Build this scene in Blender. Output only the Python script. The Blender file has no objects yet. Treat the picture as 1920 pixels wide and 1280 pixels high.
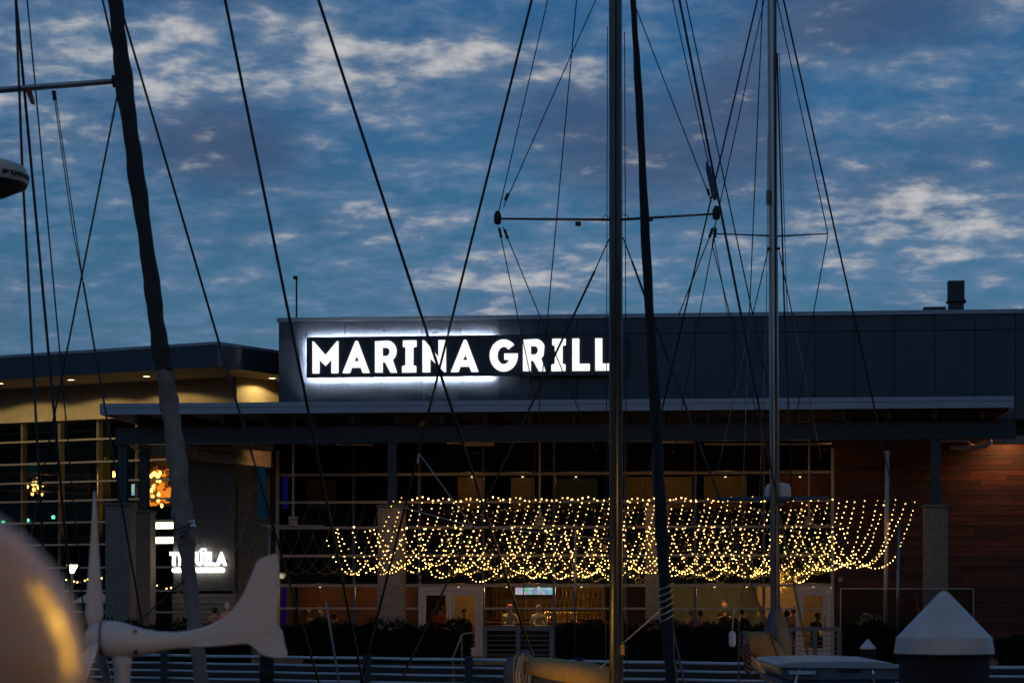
import bpy, bmesh, math, random
from mathutils import Vector, Matrix
from mathutils.geometry import tessellate_polygon
R = math.radians
random.seed(7)
scene = bpy.context.scene
COL = scene.collection

# ------------------------------------------------------------------ camera
F = 85.0 / 36.0 * 1920      # focal length in photo pixels
HY = 1110.0                 # horizon row of the photo
HC = 2.1                    # camera height over the terrace floor (z = 0)
cam_d = bpy.data.cameras.new('camera')
cam = bpy.data.objects.new('camera', cam_d); COL.objects.link(cam)
cam.location = (0, 0, HC); cam.rotation_euler = (R(90), 0, 0)
cam_d.lens = 85; cam_d.sensor_width = 36; cam_d.sensor_fit = 'HORIZONTAL'
cam_d.shift_y = (HY - 640) / 1920
cam_d.clip_start = 0.05; cam_d.clip_end = 6000
cam_d.dof.use_dof = True; cam_d.dof.focus_distance = 76; cam_d.dof.aperture_fstop = 8.5
scene.camera = cam
scene.render.engine = 'CYCLES'
scene.cycles.use_denoising = True
scene.cycles.max_bounces = 6; scene.cycles.diffuse_bounces = 3; scene.cycles.glossy_bounces = 3
scene.cycles.transparent_max_bounces = 24
scene.cycles.sample_clamp_indirect = 4.0
scene.cycles.use_light_tree = True
vs = scene.view_settings
vs.view_transform = 'Standard'; vs.look = 'None'; vs.exposure = 0; vs.gamma = 1; vs.use_curve_mapping = False

# ------------------------------------------------------------------ dusk sky
SUN_EL, SUN_ROT = 4.0, 205.0
w = bpy.data.worlds.new('World'); scene.world = w; w.use_nodes = True
nt = w.node_tree; nt.nodes.clear(); N = nt.nodes.new; LK = nt.links.new
def math_n(op, a, b=None, c=None, clamp=False):
    n = N('ShaderNodeMath'); n.operation = op; n.use_clamp = clamp
    for i, s in enumerate((a, b, c)):
        if s is None: continue
        if isinstance(s, (int, float)): n.inputs[i].default_value = s
        else: LK(s, n.inputs[i])
    return n.outputs[0]
def mixc(fac, a, b, mode='MIX'):
    n = N('ShaderNodeMix'); n.data_type = 'RGBA'; n.blend_type = mode
    for s, i in ((fac, 0), (a, 6), (b, 7)):
        if isinstance(s, (int, float)): n.inputs[i].default_value = s
        elif isinstance(s, tuple): n.inputs[i].default_value = s + (1,)
        else: LK(s, n.inputs[i])
    return n.outputs[2]
def smooth(x, a, b):
    n = N('ShaderNodeMapRange'); n.interpolation_type = 'SMOOTHSTEP'
    LK(x, n.inputs[0]); n.inputs[1].default_value = a; n.inputs[2].default_value = b
    return n.outputs[0]
tc = N('ShaderNodeTexCoord'); DIR = tc.outputs['Generated']
sp = N('ShaderNodeSeparateXYZ'); LK(DIR, sp.inputs[0])
sky = N('ShaderNodeTexSky'); sky.sky_type = 'NISHITA'; sky.sun_disc = False
sky.sun_elevation = R(SUN_EL); sky.sun_rotation = R(SUN_ROT)
sky.air_density = 1.0; sky.dust_density = 0.6; sky.ozone_density = 3.0
# cloud deck: the view direction projected on a flat layer overhead
zc = math_n('ADD', math_n('MAXIMUM', sp.outputs[2], 0.0), 0.19)
cb = N('ShaderNodeCombineXYZ')
LK(math_n('DIVIDE', sp.outputs[0], zc), cb.inputs[0]); LK(math_n('DIVIDE', sp.outputs[1], zc), cb.inputs[1])
def noise(vec, scale, detail, rough, off, dist=0.0, sc=(1, 1, 1)):
    m = N('ShaderNodeMapping'); LK(vec, m.inputs[0]); m.inputs[1].default_value = off; m.inputs[3].default_value = sc
    n = N('ShaderNodeTexNoise'); LK(m.outputs[0], n.inputs[0])
    n.inputs['Scale'].default_value = scale; n.inputs['Detail'].default_value = detail
    n.inputs['Roughness'].default_value = rough; n.inputs['Distortion'].default_value = dist
    return n.outputs[0]
CL = cb.outputs[0]
def blob(px, py, rx, ry):                      # a bank of cloud round one direction of the sky
    c = Vector(((px - 960) / F, 1.0, (HY - py) / F)).normalized()
    s = N('ShaderNodeVectorMath'); s.operation = 'SUBTRACT'; LK(DIR, s.inputs[0]); s.inputs[1].default_value = c
    m = N('ShaderNodeVectorMath'); m.operation = 'MULTIPLY'; LK(s.outputs[0], m.inputs[0])
    m.inputs[1].default_value = (F / rx, F / rx * 0.6, F / ry)
    l = N('ShaderNodeVectorMath'); l.operation = 'LENGTH'; LK(m.outputs[0], l.inputs[0])
    return smooth(l.outputs['Value'], 1.25, 0.0)
def total(bl):
    t = None
    for b, k in bl:
        v = math_n('MULTIPLY', blob(*b), k); t = v if t is None else math_n('ADD', t, v)
    return t
fine = noise(CL, 12.5, 6, 0.58, (3.1, 8.2, 0), 0.15)
mott = noise(CL, 30.0, 3, 0.55, (5.3, 1.2, 0), 0.2)
broad = noise(CL, 2.6, 3, 0.5, (1.7, 4.4, 0), 0.3)
lit_bank = total([((520, 115, 480, 95), 0.122), ((130, 150, 330, 220), 0.065), ((860, 120, 240, 80), 0.072), ((760, 400, 260, 60), 0.072),
                  ((1000, 515, 380, 85), 0.144), ((1720, 440, 380, 130), 0.130), ((1640, 140, 150, 45), 0.072), ((1090, 130, 200, 60), 0.050)])
dark_bank = total([((420, 275, 190, 110), .9), ((1120, 230, 240, 110), .7), ((1390, 180, 140, 130), .9), ((1640, 20, 330, 110), .8), ((1250, 330, 300, 90), .45)])
d1 = math_n('ADD', math_n('ADD', math_n('ADD', math_n('MULTIPLY', fine, .68), math_n('MULTIPLY', mott, .20)), math_n('MULTIPLY', broad, .09)), lit_bank)
veil = smooth(d1, .41, .575)                    # thin grey blue veil
crisp = smooth(d1, .535, .75)                  # lit crests of the cloudlets
grey = smooth(math_n('ADD', math_n('MULTIPLY', broad, .6), math_n('MULTIPLY', dark_bank, .40)), .22, .66)
SKY_S = 0.10 
def k(c): return tuple(x / SKY_S for x in c)
base = mixc(1.0, sky.outputs[0], (0.46, 0.77, 1.10), 'MULTIPLY')
c1 = mixc(math_n('MULTIPLY', veil, .75), base, k((.122, .210, .345)))
c2 = mixc(math_n('MULTIPLY', grey, .74), c1, k((.050, .078, .160)))
c3 = mixc(math_n('MULTIPLY', crisp, .92), c2, k((.58, .57, .57)))
low = smooth(sp.outputs[2], .17, .0)
c3 = mixc(math_n('MULTIPLY', low, .75), c3, k((.088, .185, .365)))        # dusk haze towards the horizon
bg = N('ShaderNodeBackground'); LK(c3, bg.inputs[0]); bg.inputs[1].default_value = SKY_S * .95
wo = N('ShaderNodeOutputWorld'); LK(bg.outputs[0], wo.inputs[0])
w.cycles.sampling_method = 'MANUAL'; w.cycles.sample_map_resolution = 256
# the last glow of the set sun
sd = bpy.data.lights.new('sun', 'SUN'); sd.energy = 0.03; sd.angle = R(12); sd.color = (1, .82, .66)
sun = bpy.data.objects.new('sun', sd); COL.objects.link(sun)
sun.rotation_euler = (R(90 - 4), 0, R(180 - SUN_ROT + 0))
# ------------------------------------------------------------------ helpers
def pix(px, py, d):
    return Vector(((px - 960) / F * d, d, HC - (py - HY) / F * d))
class Frame:                       # a plan direction: local x along the front, y into the building, z up
    def __init__(s, ox, oy, yaw):
        s.a = R(yaw); s.o = Vector((ox, oy, 0))
        s.eu = Vector((math.cos(s.a), -math.sin(s.a), 0)); s.ev = Vector((math.sin(s.a), math.cos(s.a), 0))
    def at(s, px, py, v):
        d = Vector(((px - 960) / F, 1.0, -(py - HY) / F)); c = Vector((0, 0, HC))
        t = (v - (c - s.o).dot(s.ev)) / d.dot(s.ev)
        p = c + d * t - s.o
        return Vector((p.dot(s.eu), v, p.z))
    def world(s, p): return s.o + s.eu * p[0] + s.ev * p[1] + Vector((0, 0, p[2]))
    def place(s, ob, loc=(0, 0, 0)):
        ob.location = s.world(loc); ob.rotation_euler = (0, 0, -s.a)
MAIN = Frame(0, 73, 6.0)
LEFT = Frame(-9.5, 78, 30.0)
PROM = Frame(0, 55, 27.0)

MATS = {}
def mat(name, col, rough=.6, metal=0.0, var=.25, scale=6.0, bump=0.0, rv=.4, emit=None, es=0.0, stretch=(1, 1, 1), spec=.5):
    m = bpy.data.materials.new(name); m.use_nodes = True; t = m.node_tree; b = t.nodes['Principled BSDF']
    tc = t.nodes.new('ShaderNodeTexCoord'); mp = t.nodes.new('ShaderNodeMapping'); mp.inputs[3].default_value = stretch
    t.links.new(tc.outputs['Object'], mp.inputs[0])
    n = t.nodes.new('ShaderNodeTexNoise'); n.inputs['Scale'].default_value = scale; n.inputs['Detail'].default_value = 5
    n.inputs['Roughness'].default_value = .65; t.links.new(mp.outputs[0], n.inputs[0])
    r = t.nodes.new('ShaderNodeValToRGB'); r.color_ramp.elements[0].position = .3; r.color_ramp.elements[1].position = .7
    r.color_ramp.elements[0].color = tuple(c * (1 - var) for c in col) + (1,)
    r.color_ramp.elements[1].color = tuple(min(1, c * (1 + var)) for c in col) + (1,)
    t.links.new(n.outputs[0], r.inputs[0])
    oi = t.nodes.new('ShaderNodeObjectInfo'); hs = t.nodes.new('ShaderNodeHueSaturation')
    mr = t.nodes.new('ShaderNodeMapRange'); mr.inputs[3].default_value = 1 - var * rv; mr.inputs[4].default_value = 1 + var * rv
    t.links.new(oi.outputs['Random'], mr.inputs[0]); t.links.new(mr.outputs[0], hs.inputs['Value'])
    t.links.new(r.outputs[0], hs.inputs['Color']); t.links.new(hs.outputs[0], b.inputs['Base Color'])
    b.inputs['Roughness'].default_value = rough; b.inputs['Metallic'].default_value = metal
    b.inputs['Specular IOR Level'].default_value = spec
    if bump:
        bp = t.nodes.new('ShaderNodeBump'); bp.inputs['Strength'].default_value = bump; bp.inputs['Distance'].default_value = .02
        t.links.new(n.outputs[0], bp.inputs['Height']); t.links.new(bp.outputs[0], b.inputs['Normal'])
    if emit:
        b.inputs['Emission Color'].default_value = emit + (1,); b.inputs['Emission Strength'].default_value = es
    MATS[name] = m; return m
def glow(name, col, s, lo=.9, hi=1.1):
    m = bpy.data.materials.new(name); m.use_nodes = True; t = m.node_tree; t.nodes.clear()
    e = t.nodes.new('ShaderNodeEmission'); e.inputs[0].default_value = col + (1,); e.inputs[1].default_value = s
    tc = t.nodes.new('ShaderNodeTexCoord'); n = t.nodes.new('ShaderNodeTexNoise'); n.inputs['Scale'].default_value = 7; n.inputs['Detail'].default_value = 1; t.links.new(tc.outputs['Object'], n.inputs[0])
    mr = t.nodes.new('ShaderNodeMapRange'); mr.inputs[1].default_value = .3; mr.inputs[2].default_value = .7; mr.inputs[3].default_value = s * lo; mr.inputs[4].default_value = s * hi
    t.links.new(n.outputs[0], mr.inputs[0]); t.links.new(mr.outputs[0], e.inputs[1])
    o = t.nodes.new('ShaderNodeOutputMaterial'); t.links.new(e.outputs[0], o.inputs[0]); MATS[name] = m; return m
def glassm(name, tint, refl):
    m = bpy.data.materials.new(name); m.use_nodes = True; t = m.node_tree; t.nodes.clear()
    tr = t.nodes.new('ShaderNodeBsdfTransparent'); tr.inputs[0].default_value = tint + (1,)
    gl = t.nodes.new('ShaderNodeBsdfGlossy'); gl.inputs['Roughness'].default_value = .03
    n = t.nodes.new('ShaderNodeTexNoise'); n.inputs['Scale'].default_value = 1.1
    tc = t.nodes.new('ShaderNodeTexCoord'); t.links.new(tc.outputs['Object'], n.inputs[0])
    bp = t.nodes.new('ShaderNodeBump'); bp.inputs['Strength'].default_value = .05; bp.inputs['Distance'].default_value = .05
    t.links.new(n.outputs[0], bp.inputs['Height']); t.links.new(bp.outputs[0], gl.inputs['Normal'])
    fr = t.nodes.new('ShaderNodeFresnel'); fr.inputs[0].default_value = 1.4
    mr = t.nodes.new('ShaderNodeMapRange'); mr.inputs[3].default_value = refl; mr.inputs[4].default_value = 1
    t.links.new(fr.outputs[0], mr.inputs[0])
    mx = t.nodes.new('ShaderNodeMixShader'); t.links.new(mr.outputs[0], mx.inputs[0])
    t.links.new(tr.outputs[0], mx.inputs[1]); t.links.new(gl.outputs[0], mx.inputs[2])
    o = t.nodes.new('ShaderNodeOutputMaterial'); t.links.new(mx.outputs[0], o.inputs[0]); MATS[name] = m; return m

class MB:
    def __init__(s): s.v = []; s.f = []
    def box(s, x0, x1, y0, y1, z0, z1):
        b = len(s.v)
        s.v += [(x0, y0, z0), (x1, y0, z0), (x1, y1, z0), (x0, y1, z0), (x0, y0, z1), (x1, y0, z1), (x1, y1, z1), (x0, y1, z1)]
        s.f += [tuple(b + i for i in q) for q in ((0, 3, 2, 1), (4, 5, 6, 7), (0, 1, 5, 4), (1, 2, 6, 5), (2, 3, 7, 6), (3, 0, 4, 7))]
        return s
    def tube(s, pts, r, n=8, caps=True, flat=1.0):
        pts = [Vector(p) for p in pts]; rs = r if isinstance(r, (list, tuple)) else [r] * len(pts)
        b = len(s.v); ref = None
        for i, p in enumerate(pts):
            t = (pts[min(i + 1, len(pts) - 1)] - pts[max(i - 1, 0)]).normalized()
            if ref is None:
                ref = Vector((0, 1, 0)) if abs(t.y) < .9 else Vector((1, 0, 0))
            x = (ref - t * ref.dot(t)).normalized(); y = t.cross(x); ref = x
            for k_ in range(n):
                a = 2 * math.pi * k_ / n; s.v.append(tuple(p + (x * math.cos(a) + y * math.sin(a) * flat) * rs[i]))
        m = len(pts)
        for i in range(m - 1):
            for k_ in range(n):
                a = b + i * n + k_; c = b + i * n + (k_ + 1) % n
                s.f.append((a, c, c + n, a + n))
        if caps:
            s.f.append(tuple(b + k_ for k_ in range(n))[::-1]); s.f.append(tuple(b + (m - 1) * n + k_ for k_ in range(n)))
        return s
    def lathe(s, prof, n=24, c=(0, 0, 0), axis='z', sy=1.0):
        b = len(s.v)
        for r, h in prof:
            for k_ in range(n):
                a = 2 * math.pi * k_ / n; x, y = r * math.cos(a), r * math.sin(a) * sy
                p = (x, y, h) if axis == 'z' else (h, x, y)
                s.v.append((c[0] + p[0], c[1] + p[1], c[2] + p[2]))
        for i in range(len(prof) - 1):
            for k_ in range(n):
                a = b + i * n + k_; d = b + i * n + (k_ + 1) % n
                s.f.append((a, d, d + n, a + n))
        s.f.append(tuple(b + k_ for k_ in range(n))[::-1]); s.f.append(tuple(b + (len(prof) - 1) * n + k_ for k_ in range(n)))
        return s
    def ball(s, c, r, n=6, m=4, sc=(1, 1, 1)):
        b = len(s.v)
        s.v.append((c[0], c[1], c[2] - r * sc[2]))
        for i in range(1, m):
            t = math.pi * i / m - math.pi / 2
            for k_ in range(n):
                a = 2 * math.pi * k_ / n
                s.v.append((c[0] + r * sc[0] * math.cos(t) * math.cos(a), c[1] + r * sc[1] * math.cos(t) * math.sin(a), c[2] + r * sc[2] * math.sin(t)))
        s.v.append((c[0], c[1], c[2] + r * sc[2])); e = len(s.v) - 1
        for k_ in range(n):
            s.f.append((b, b + 1 + (k_ + 1) % n, b + 1 + k_))
            s.f.append((e, e - n + k_, e - n + (k_ + 1) % n))
        for i in range(m - 2):
            for k_ in range(n):
                a = b + 1 + i * n + k_; d = b + 1 + i * n + (k_ + 1) % n
                s.f.append((a, d, d + n, a + n))
        return s
    def poly(s, loops, y0, y1):                 # outline (x, z) with holes, given thickness along y
        flat = [Vector((p[0], p[1], 0)) for l in loops for p in l]
        tris = tessellate_polygon([[Vector((p[0], p[1], 0)) for p in l] for l in loops])
        b = len(s.v); n = len(flat)
        s.v += [(p.x, y0, p.y) for p in flat] + [(p.x, y1, p.y) for p in flat]
        for t in tris:
            s.f.append(tuple(b + i for i in t)); s.f.append(tuple(b + n + i for i in t[::-1]))
        k_ = 0
        for l in loops:
            m = len(l)
            for i in range(m):
                a = b + k_ + i; c = b + k_ + (i + 1) % m
                s.f.append((a, c, c + n, a + n))
            k_ += m
        return s
    def mesh(s, name):
        me = bpy.data.meshes.new(name); me.from_pydata(s.v, [], s.f); me.validate()
        bm = bmesh.new(); bm.from_mesh(me); bmesh.ops.recalc_face_normals(bm, faces=bm.faces); bm.to_mesh(me); bm.free()
        return me
    def build(s, name, m, parent=None, sm=False, bev=0.0):
        me = s.mesh(name); o = bpy.data.objects.new(name, me); COL.objects.link(o)
        if m: me.materials.append(MATS[m])
        if sm:
            for p in me.polygons: p.use_smooth = True
            if sm == 'auto':
                md = o.modifiers.new('split', 'EDGE_SPLIT'); md.split_angle = R(38)
        if bev:
            md = o.modifiers.new('bevel', 'BEVEL'); md.width = bev; md.segments = 2; md.limit_method = 'ANGLE'
        if parent: o.parent = parent
        return o
def empty(name, frame=None, loc=(0, 0, 0)):
    o = bpy.data.objects.new(name, None); COL.objects.link(o)
    if frame: frame.place(o, loc)
    else: o.location = loc
    return o
def tag(o, label=None, cat=None, group=None, kind=None):
    if label: o['label'] = label
    if cat: o['category'] = cat
    if group: o['group'] = group
    if kind: o['kind'] = kind
    return o
def share(o, parent, loc=(0, 0, 0)):
    c = o.copy(); COL.objects.link(c); c.parent = parent; c.location = loc; return c
def lamp(name, kind, loc, e, col, parent, **kw):
    l = bpy.data.lights.new(name, kind); l.energy = e; l.color = col
    for a, b in kw.items(): setattr(l, a, b)
    o = bpy.data.objects.new(name, l); COL.objects.link(o); o.location = loc; o.parent = parent; return o

mat('water', (.012, .018, .026), .12, var=.2, scale=.6, bump=.5)
mat('asphalt', (.05, .05, .052), .85); mat('promenade', (.05, .048, .046), .8, scale=3, bump=.2)
mat('deck_wood', (.04, .028, .022), .7, scale=4, stretch=(1, 8, 8))
mat('panel', (.045, .058, .085), .5, var=.22, scale=2.5, stretch=(2, 2, .35)); mat('coping', (.34, .37, .43), .42, metal=.0, var=.12, scale=2)
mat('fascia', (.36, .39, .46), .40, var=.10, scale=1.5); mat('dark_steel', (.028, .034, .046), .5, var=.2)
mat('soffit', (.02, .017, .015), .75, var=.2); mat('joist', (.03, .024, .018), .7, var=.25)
mat('mullion', (.46, .36, .29), .45, var=.1); mat('mullion_grey', (.33, .29, .26), .5, var=.1); mat('door_frame', (.66, .54, .48), .5, var=.1)
mat('purple_frame', (.13, .11, .22), .4)
mat('concrete', (.15, .135, .12), .9, var=.5, scale=26, bump=.5); mat('pier_stone', (.24, .19, .15), .9, var=.55, scale=30, bump=.6)
mat('beige_wall', (.40, .33, .235), .85, var=.10, scale=4); mat('sand_wall', (.36, .30, .22), .85)
mat('plank', (.062, .0155, .0060), .65, var=.5, scale=3, stretch=(.5, 1, 9), bump=.3, rv=1.1)
mat('brick', (.15, .055, .04), .85, var=.35, scale=12, bump=.4); mat('mortar', (.10, .08, .07), .9)
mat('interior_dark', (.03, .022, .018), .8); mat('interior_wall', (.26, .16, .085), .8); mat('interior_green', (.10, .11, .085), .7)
mat('floor_wood', (.12, .07, .04), .5); mat('teal_wall', (.02, .055, .07), .6); mat('bar_wood', (.14, .065, .03), .4, stretch=(1, 6, 6))
mat('bottle_glass', (.30, .14, .03), .15, var=.9, scale=1); mat('tap_metal', (.75, .50, .16), .25, metal=1)
mat('board_navy', (.010, .018, .036), .45, var=.1); mat('white_paint', (.72, .72, .70), .4, var=.06); mat('gelcoat', (.42, .43, .44), .32, var=.05, scale=3)
mat('alu_dark', (.15, .145, .14), .38, metal=.7, var=.15); mat('alu', (.46, .45, .44), .36, metal=.75, var=.12, scale=3)
mat('wire', (.022, .022, .025), .5, metal=.3); mat('wire_steel', (.20, .21, .22), .35, metal=.8); mat('rope', (.25, .23, .20), .9, scale=60, var=.5, bump=.6)
mat('rope_light', (.42, .42, .40), .9, scale=60, var=.4); mat('rope_blue', (.07, .15, .22), .8)
mat('sail_dark', (.014, .013, .013), .85, var=.35, scale=5, bump=.5); mat('sail_grey', (.30, .225, .165), .85, var=.3, scale=6, bump=.6)
mat('canvas_tan', (.40, .26, .10), .85, var=.15, scale=7, bump=.3); mat('canvas_brown', (.20, .145, .09), .9, var=.3, scale=6, bump=.6)
mat('canvas_blue', (.055, .09, .15), .85, bump=.3); mat('cover_grey', (.13, .14, .17), .7, var=.3, scale=5, bump=.2); mat('turbine', (.68, .66, .63), .45, var=.06, scale=5)
mat('rail_paint', (.62, .66, .74), .4, var=.1); mat('post_dark', (.03, .036, .05), .6); mat('pile_wood', (.014, .012, .011), .9, var=.5, scale=8, stretch=(6, 6, .6), bump=.6)
mat('dome_white', (.42, .31, .22), .20, var=.08, scale=3); mat('radar_cream', (.74, .62, .46), .5, var=.1); mat('sail_upper', (.038, .030, .026), .85, var=.35, scale=5, bump=.5)
mat('cap_white', (.60, .56, .52), .38, var=.16, scale=7, bump=.08); mat('rubber', (.015, .015, .016), .6); mat('rail_wood', (.30, .20, .15), .6)
mat('skin', (.48, .27, .18), .55, var=.08); mat('hair_dark', (.015, .011, .009), .6); mat('hair_blond', (.42, .27, .11), .6); mat('hair_red', (.28, .05, .025), .6)
mat('hair_grey', (.45, .42, .38), .7); mat('trousers', (.03, .035, .05), .8)
for nm, c in dict(orange=(.62, .10, .03), white=(.62, .58, .50), pink=(.62, .30, .27), dark=(.03, .028, .03), cream=(.58, .50, .33), rose=(.52, .24, .25), tan=(.30, .17, .11)).items():
    mat('shirt_' + nm, c, .85, var=.15, scale=10, bump=.3)
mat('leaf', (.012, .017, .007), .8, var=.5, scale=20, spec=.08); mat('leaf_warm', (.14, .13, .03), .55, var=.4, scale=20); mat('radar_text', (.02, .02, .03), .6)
mat('stainless', (.60, .58, .55), .18, metal=1, var=.05); mat('umbrella', (.55, .50, .42), .8)
glow('sign_white', (1.0, 1.0, .98), 1.15); glow('sign_hot', (1.0, 1.0, .98), 3.5); glow('halo', (.95, .98, 1.0), 340.0); glow('bulb', (1.0, .55, .12), 11.0, .15, 1.6)
glow('warm_lens', (1.0, .74, .40), 9.0); glow('amber', (1.0, .50, .10), 7.0); glow('copper_glow', (1.0, .25, .02), 1.6); glow('menu_light', (1.0, .90, .62), 4.0)
glow('green_led', (.10, 1.0, .45), 3.0); glow('lantern', (1.0, .80, .50), 10.0); glow('yellow_tube', (1.0, .47, .02), 30.0); glow('blue_led', (.02, .02, .35), .14)
glow('pane_glow', (.01, .09, .20), .10); glow('tealight', (1.0, .62, .22), 3.0)
glassm('glass', (.80, .84, .84), .012)
# a bulb that is off
mat('bulb_off', (.25, .22, .18), .3)
# ------------------------------------------------------------------ ground and water
o = MB().box(-2500, 2500, -2500, 2500, -2.2, -1.6).build('water', 'water'); tag(o, kind='structure')
o = MB().box(-2000, 2000, -.35, 3000, -4, -.5).build('ground', 'promenade'); PROM.place(o); tag(o, kind='structure')
o = MB().box(-34, 34, -3, 26, -.7, 0).build('terrace', 'deck_wood'); MAIN.place(o); tag(o, kind='structure')
o = MB().box(-3.2, 6.2, -1.5, 12.5, -1.9, -.9).build('dock', 'deck_wood'); tag(o, kind='structure')
# unseen dark ridge added behind the viewpoint to darken what the glass reflects
random.seed(12); mb = MB(); nn = 141
for i in range(nn):
    an = R(150 + 240 * i / (nn - 1)); h_ = 27 + 4 * math.sin(i * .21) + 2.5 * math.sin(i * .53 + 1) + random.uniform(-1, 1.2)
    for r_, z_ in ((118 + 5 * math.sin(i * .3), -1.8), (126, h_ * .6), (134, h_ * .92), (146, h_), (190, -1.8)): mb.v.append((r_ * math.cos(an), r_ * math.sin(an), z_))
for i in range(nn - 1):
    for j in range(4): mb.f.append((i * 5 + j, i * 5 + 5 + j, i * 5 + 6 + j, i * 5 + 1 + j))
o = mb.build('reflection_blocker', 'leaf', None, True); tag(o, kind='structure')
# ------------------------------------------------------------------ restaurant building
A = MAIN.at
B = empty('restaurant_building', MAIN)
tag(B, 'long blue grey two-storey waterfront restaurant with glass front and lit canopy', 'building')
roof_z = A(1200, 588, 5).z; can_t = A(960, 750, 0).z; can_b = A(960, 771, 0).z
uL, uR = A(522, 700, 5).x, A(2100, 700, 5).x
pw = MB().box(uL, uR, 5.06, 5.5, can_b, roof_z - .13).box(uL, uL + .3, 5.5, 14, can_b, roof_z - .13).build('parapet_wall', 'dark_steel', B)
jx = [uL] + [A(575, 700, 5).x + 1.262 * i for i in range(22)]
jz = [can_b, A(522, 633, 5).z, roof_z - .135]
for i in range(len(jx) - 1):
    for j in range(2):
        MB().box(jx[i] + .012, jx[i + 1] - .012, 5.0, 5.05, jz[j] + .012, jz[j + 1] - .012).build('wall_panel', 'panel', pw)
MB().box(uL - .04, uR, 4.94, 5.6, roof_z - .13, roof_z).build('coping', 'coping', B)
MB().box(uL, uR, 5.6, 16, roof_z - .5, roof_z - .3).build('flat_roof', 'dark_steel', B)
# canopy
cL, cR = A(190, 760, 0).x, A(1898, 760, 0).x
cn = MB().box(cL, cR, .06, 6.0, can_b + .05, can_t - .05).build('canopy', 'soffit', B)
h3 = can_b + (can_t - can_b) * .6
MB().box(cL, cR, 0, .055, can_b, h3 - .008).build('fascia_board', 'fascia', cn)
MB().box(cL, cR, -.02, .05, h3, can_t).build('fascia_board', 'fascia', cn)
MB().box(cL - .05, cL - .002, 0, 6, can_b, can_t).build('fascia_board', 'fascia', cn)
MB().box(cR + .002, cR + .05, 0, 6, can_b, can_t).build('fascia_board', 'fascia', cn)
bm0, bm1 = A(960, 826, 1.2).z, A(960, 796, 1.2).z
MB().box(A(216, 810, 1.2).x, A(1905, 810, 1.2).x, 1.2, 1.42, bm0, bm1).build('front_beam', 'dark_steel', cn)
MB().box(A(216, 810, 1.2).x, A(1905, 810, 1.2).x, 1.1, 1.52, bm0 - .03, bm0 - .003).build('beam_flange', 'dark_steel', cn)
x = cL + 1.0
while x < cR:
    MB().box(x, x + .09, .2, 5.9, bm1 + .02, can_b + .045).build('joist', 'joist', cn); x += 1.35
for px0, px1, y, v in ((838, 926, 830, 3.2), (868, 926, 834, 3.6), (1172, 1300, 826, 3.0), (1230, 1300, 829, 3.4), (640, 700, 833, 4.5), (1320, 1560, 832, 4.5)):
    a, b = A(px0, y, v), A(px1, y, v); MB().tube([a, b], .035, 8).build('sprinkler_pipe', 'mullion', cn, True)
# columns with stone piers
def column(px0, px1, v, ptop, sp0, sp1, stop=bm0 - .03):
    r = empty('column'); r.parent = B
    a, b = A(px0, 1000, v).x, A(px1, 1000, v).x; zt = A((px0 + px1) / 2, ptop, v).z; dpt = .7
    MB().box(a, b, v, v + dpt, 0, zt - .06).build('pier', 'pier_stone', r, bev=.02)
    MB().box(a - .05, b + .05, v - .05, v + dpt + .05, zt - .058, zt + .03).build('pier_cap', 'concrete', r, bev=.015)
    c, d = A(sp0, 900, v + .25).x, A(sp1, 900, v + .25).x
    MB().box(c, d, v + .25, v + .27, zt + .032, stop).box(c, d, v + .43, v + .45, zt + .032, stop).box((c + d) / 2 - .02, (c + d) / 2 + .02, v + .272, v + .428, zt + .032, stop).build('steel_post', 'dark_steel', r)
column(708, 755, .95, 947, 727, 743); column(1210, 1252, .95, 947, 1222, 1240); column(1733, 1778, .95, 947, 1745, 1764)
column(197, 244, .95, 944, 221, 238); column(236, 282, 3.6, 958, 262, 278, can_b)
# glazed front
V = 6.0
cols = [522, 662, 785, 905, 1038, 1172, 1303, 1432, 1560]
rows = [815, 888, 940, 988, 1041, 1097, 1140, 1240]
ux = lambda p: A(p, 1000, V).x
wz = lambda y: max(0.0, A(960, y, V).z)
MB().box(ux(430), ux(2100), V - .01, V + .055, wz(815), can_b + .047).build('header_panel', 'dark_steel', B)
gw = empty('glass_front'); gw.parent = B
for i in range(len(cols) - 1):
    for j in range(len(rows) - 1):
        if i == 2 and j >= 5: continue
        MB().box(ux(cols[i]) + .03, ux(cols[i + 1]) - .03, V + .05, V + .065, wz(rows[j + 1]) + .03, wz(rows[j]) - .03).build('pane', 'glass', gw)
for y in rows[1:-1]:
    if y == 1140:
        for a, b in ((522, 785), (905, 1560)):
            MB().box(ux(a), ux(b), V - .02, V + .09, wz(y) - .035, wz(y) + .035).build('transom', 'mullion', gw)
    else:
        MB().box(ux(518), ux(1561), V - .02, V + .09, wz(y) - .042, wz(y) + .042).build('transom', 'mullion', gw)
for p in cols[1:-1]:
    MB().box(ux(p) - .045, ux(p) + .045, V + .095, V + .22, 0, wz(rows[0])).build('vertical_mullion', 'purple_frame', gw)
for p in (520, 1561):
    MB().box(ux(p) - .05, ux(p) + .05, V - .03, V + .14, 0, wz(842)).build('vertical_mullion', 'mullion', gw)
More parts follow.
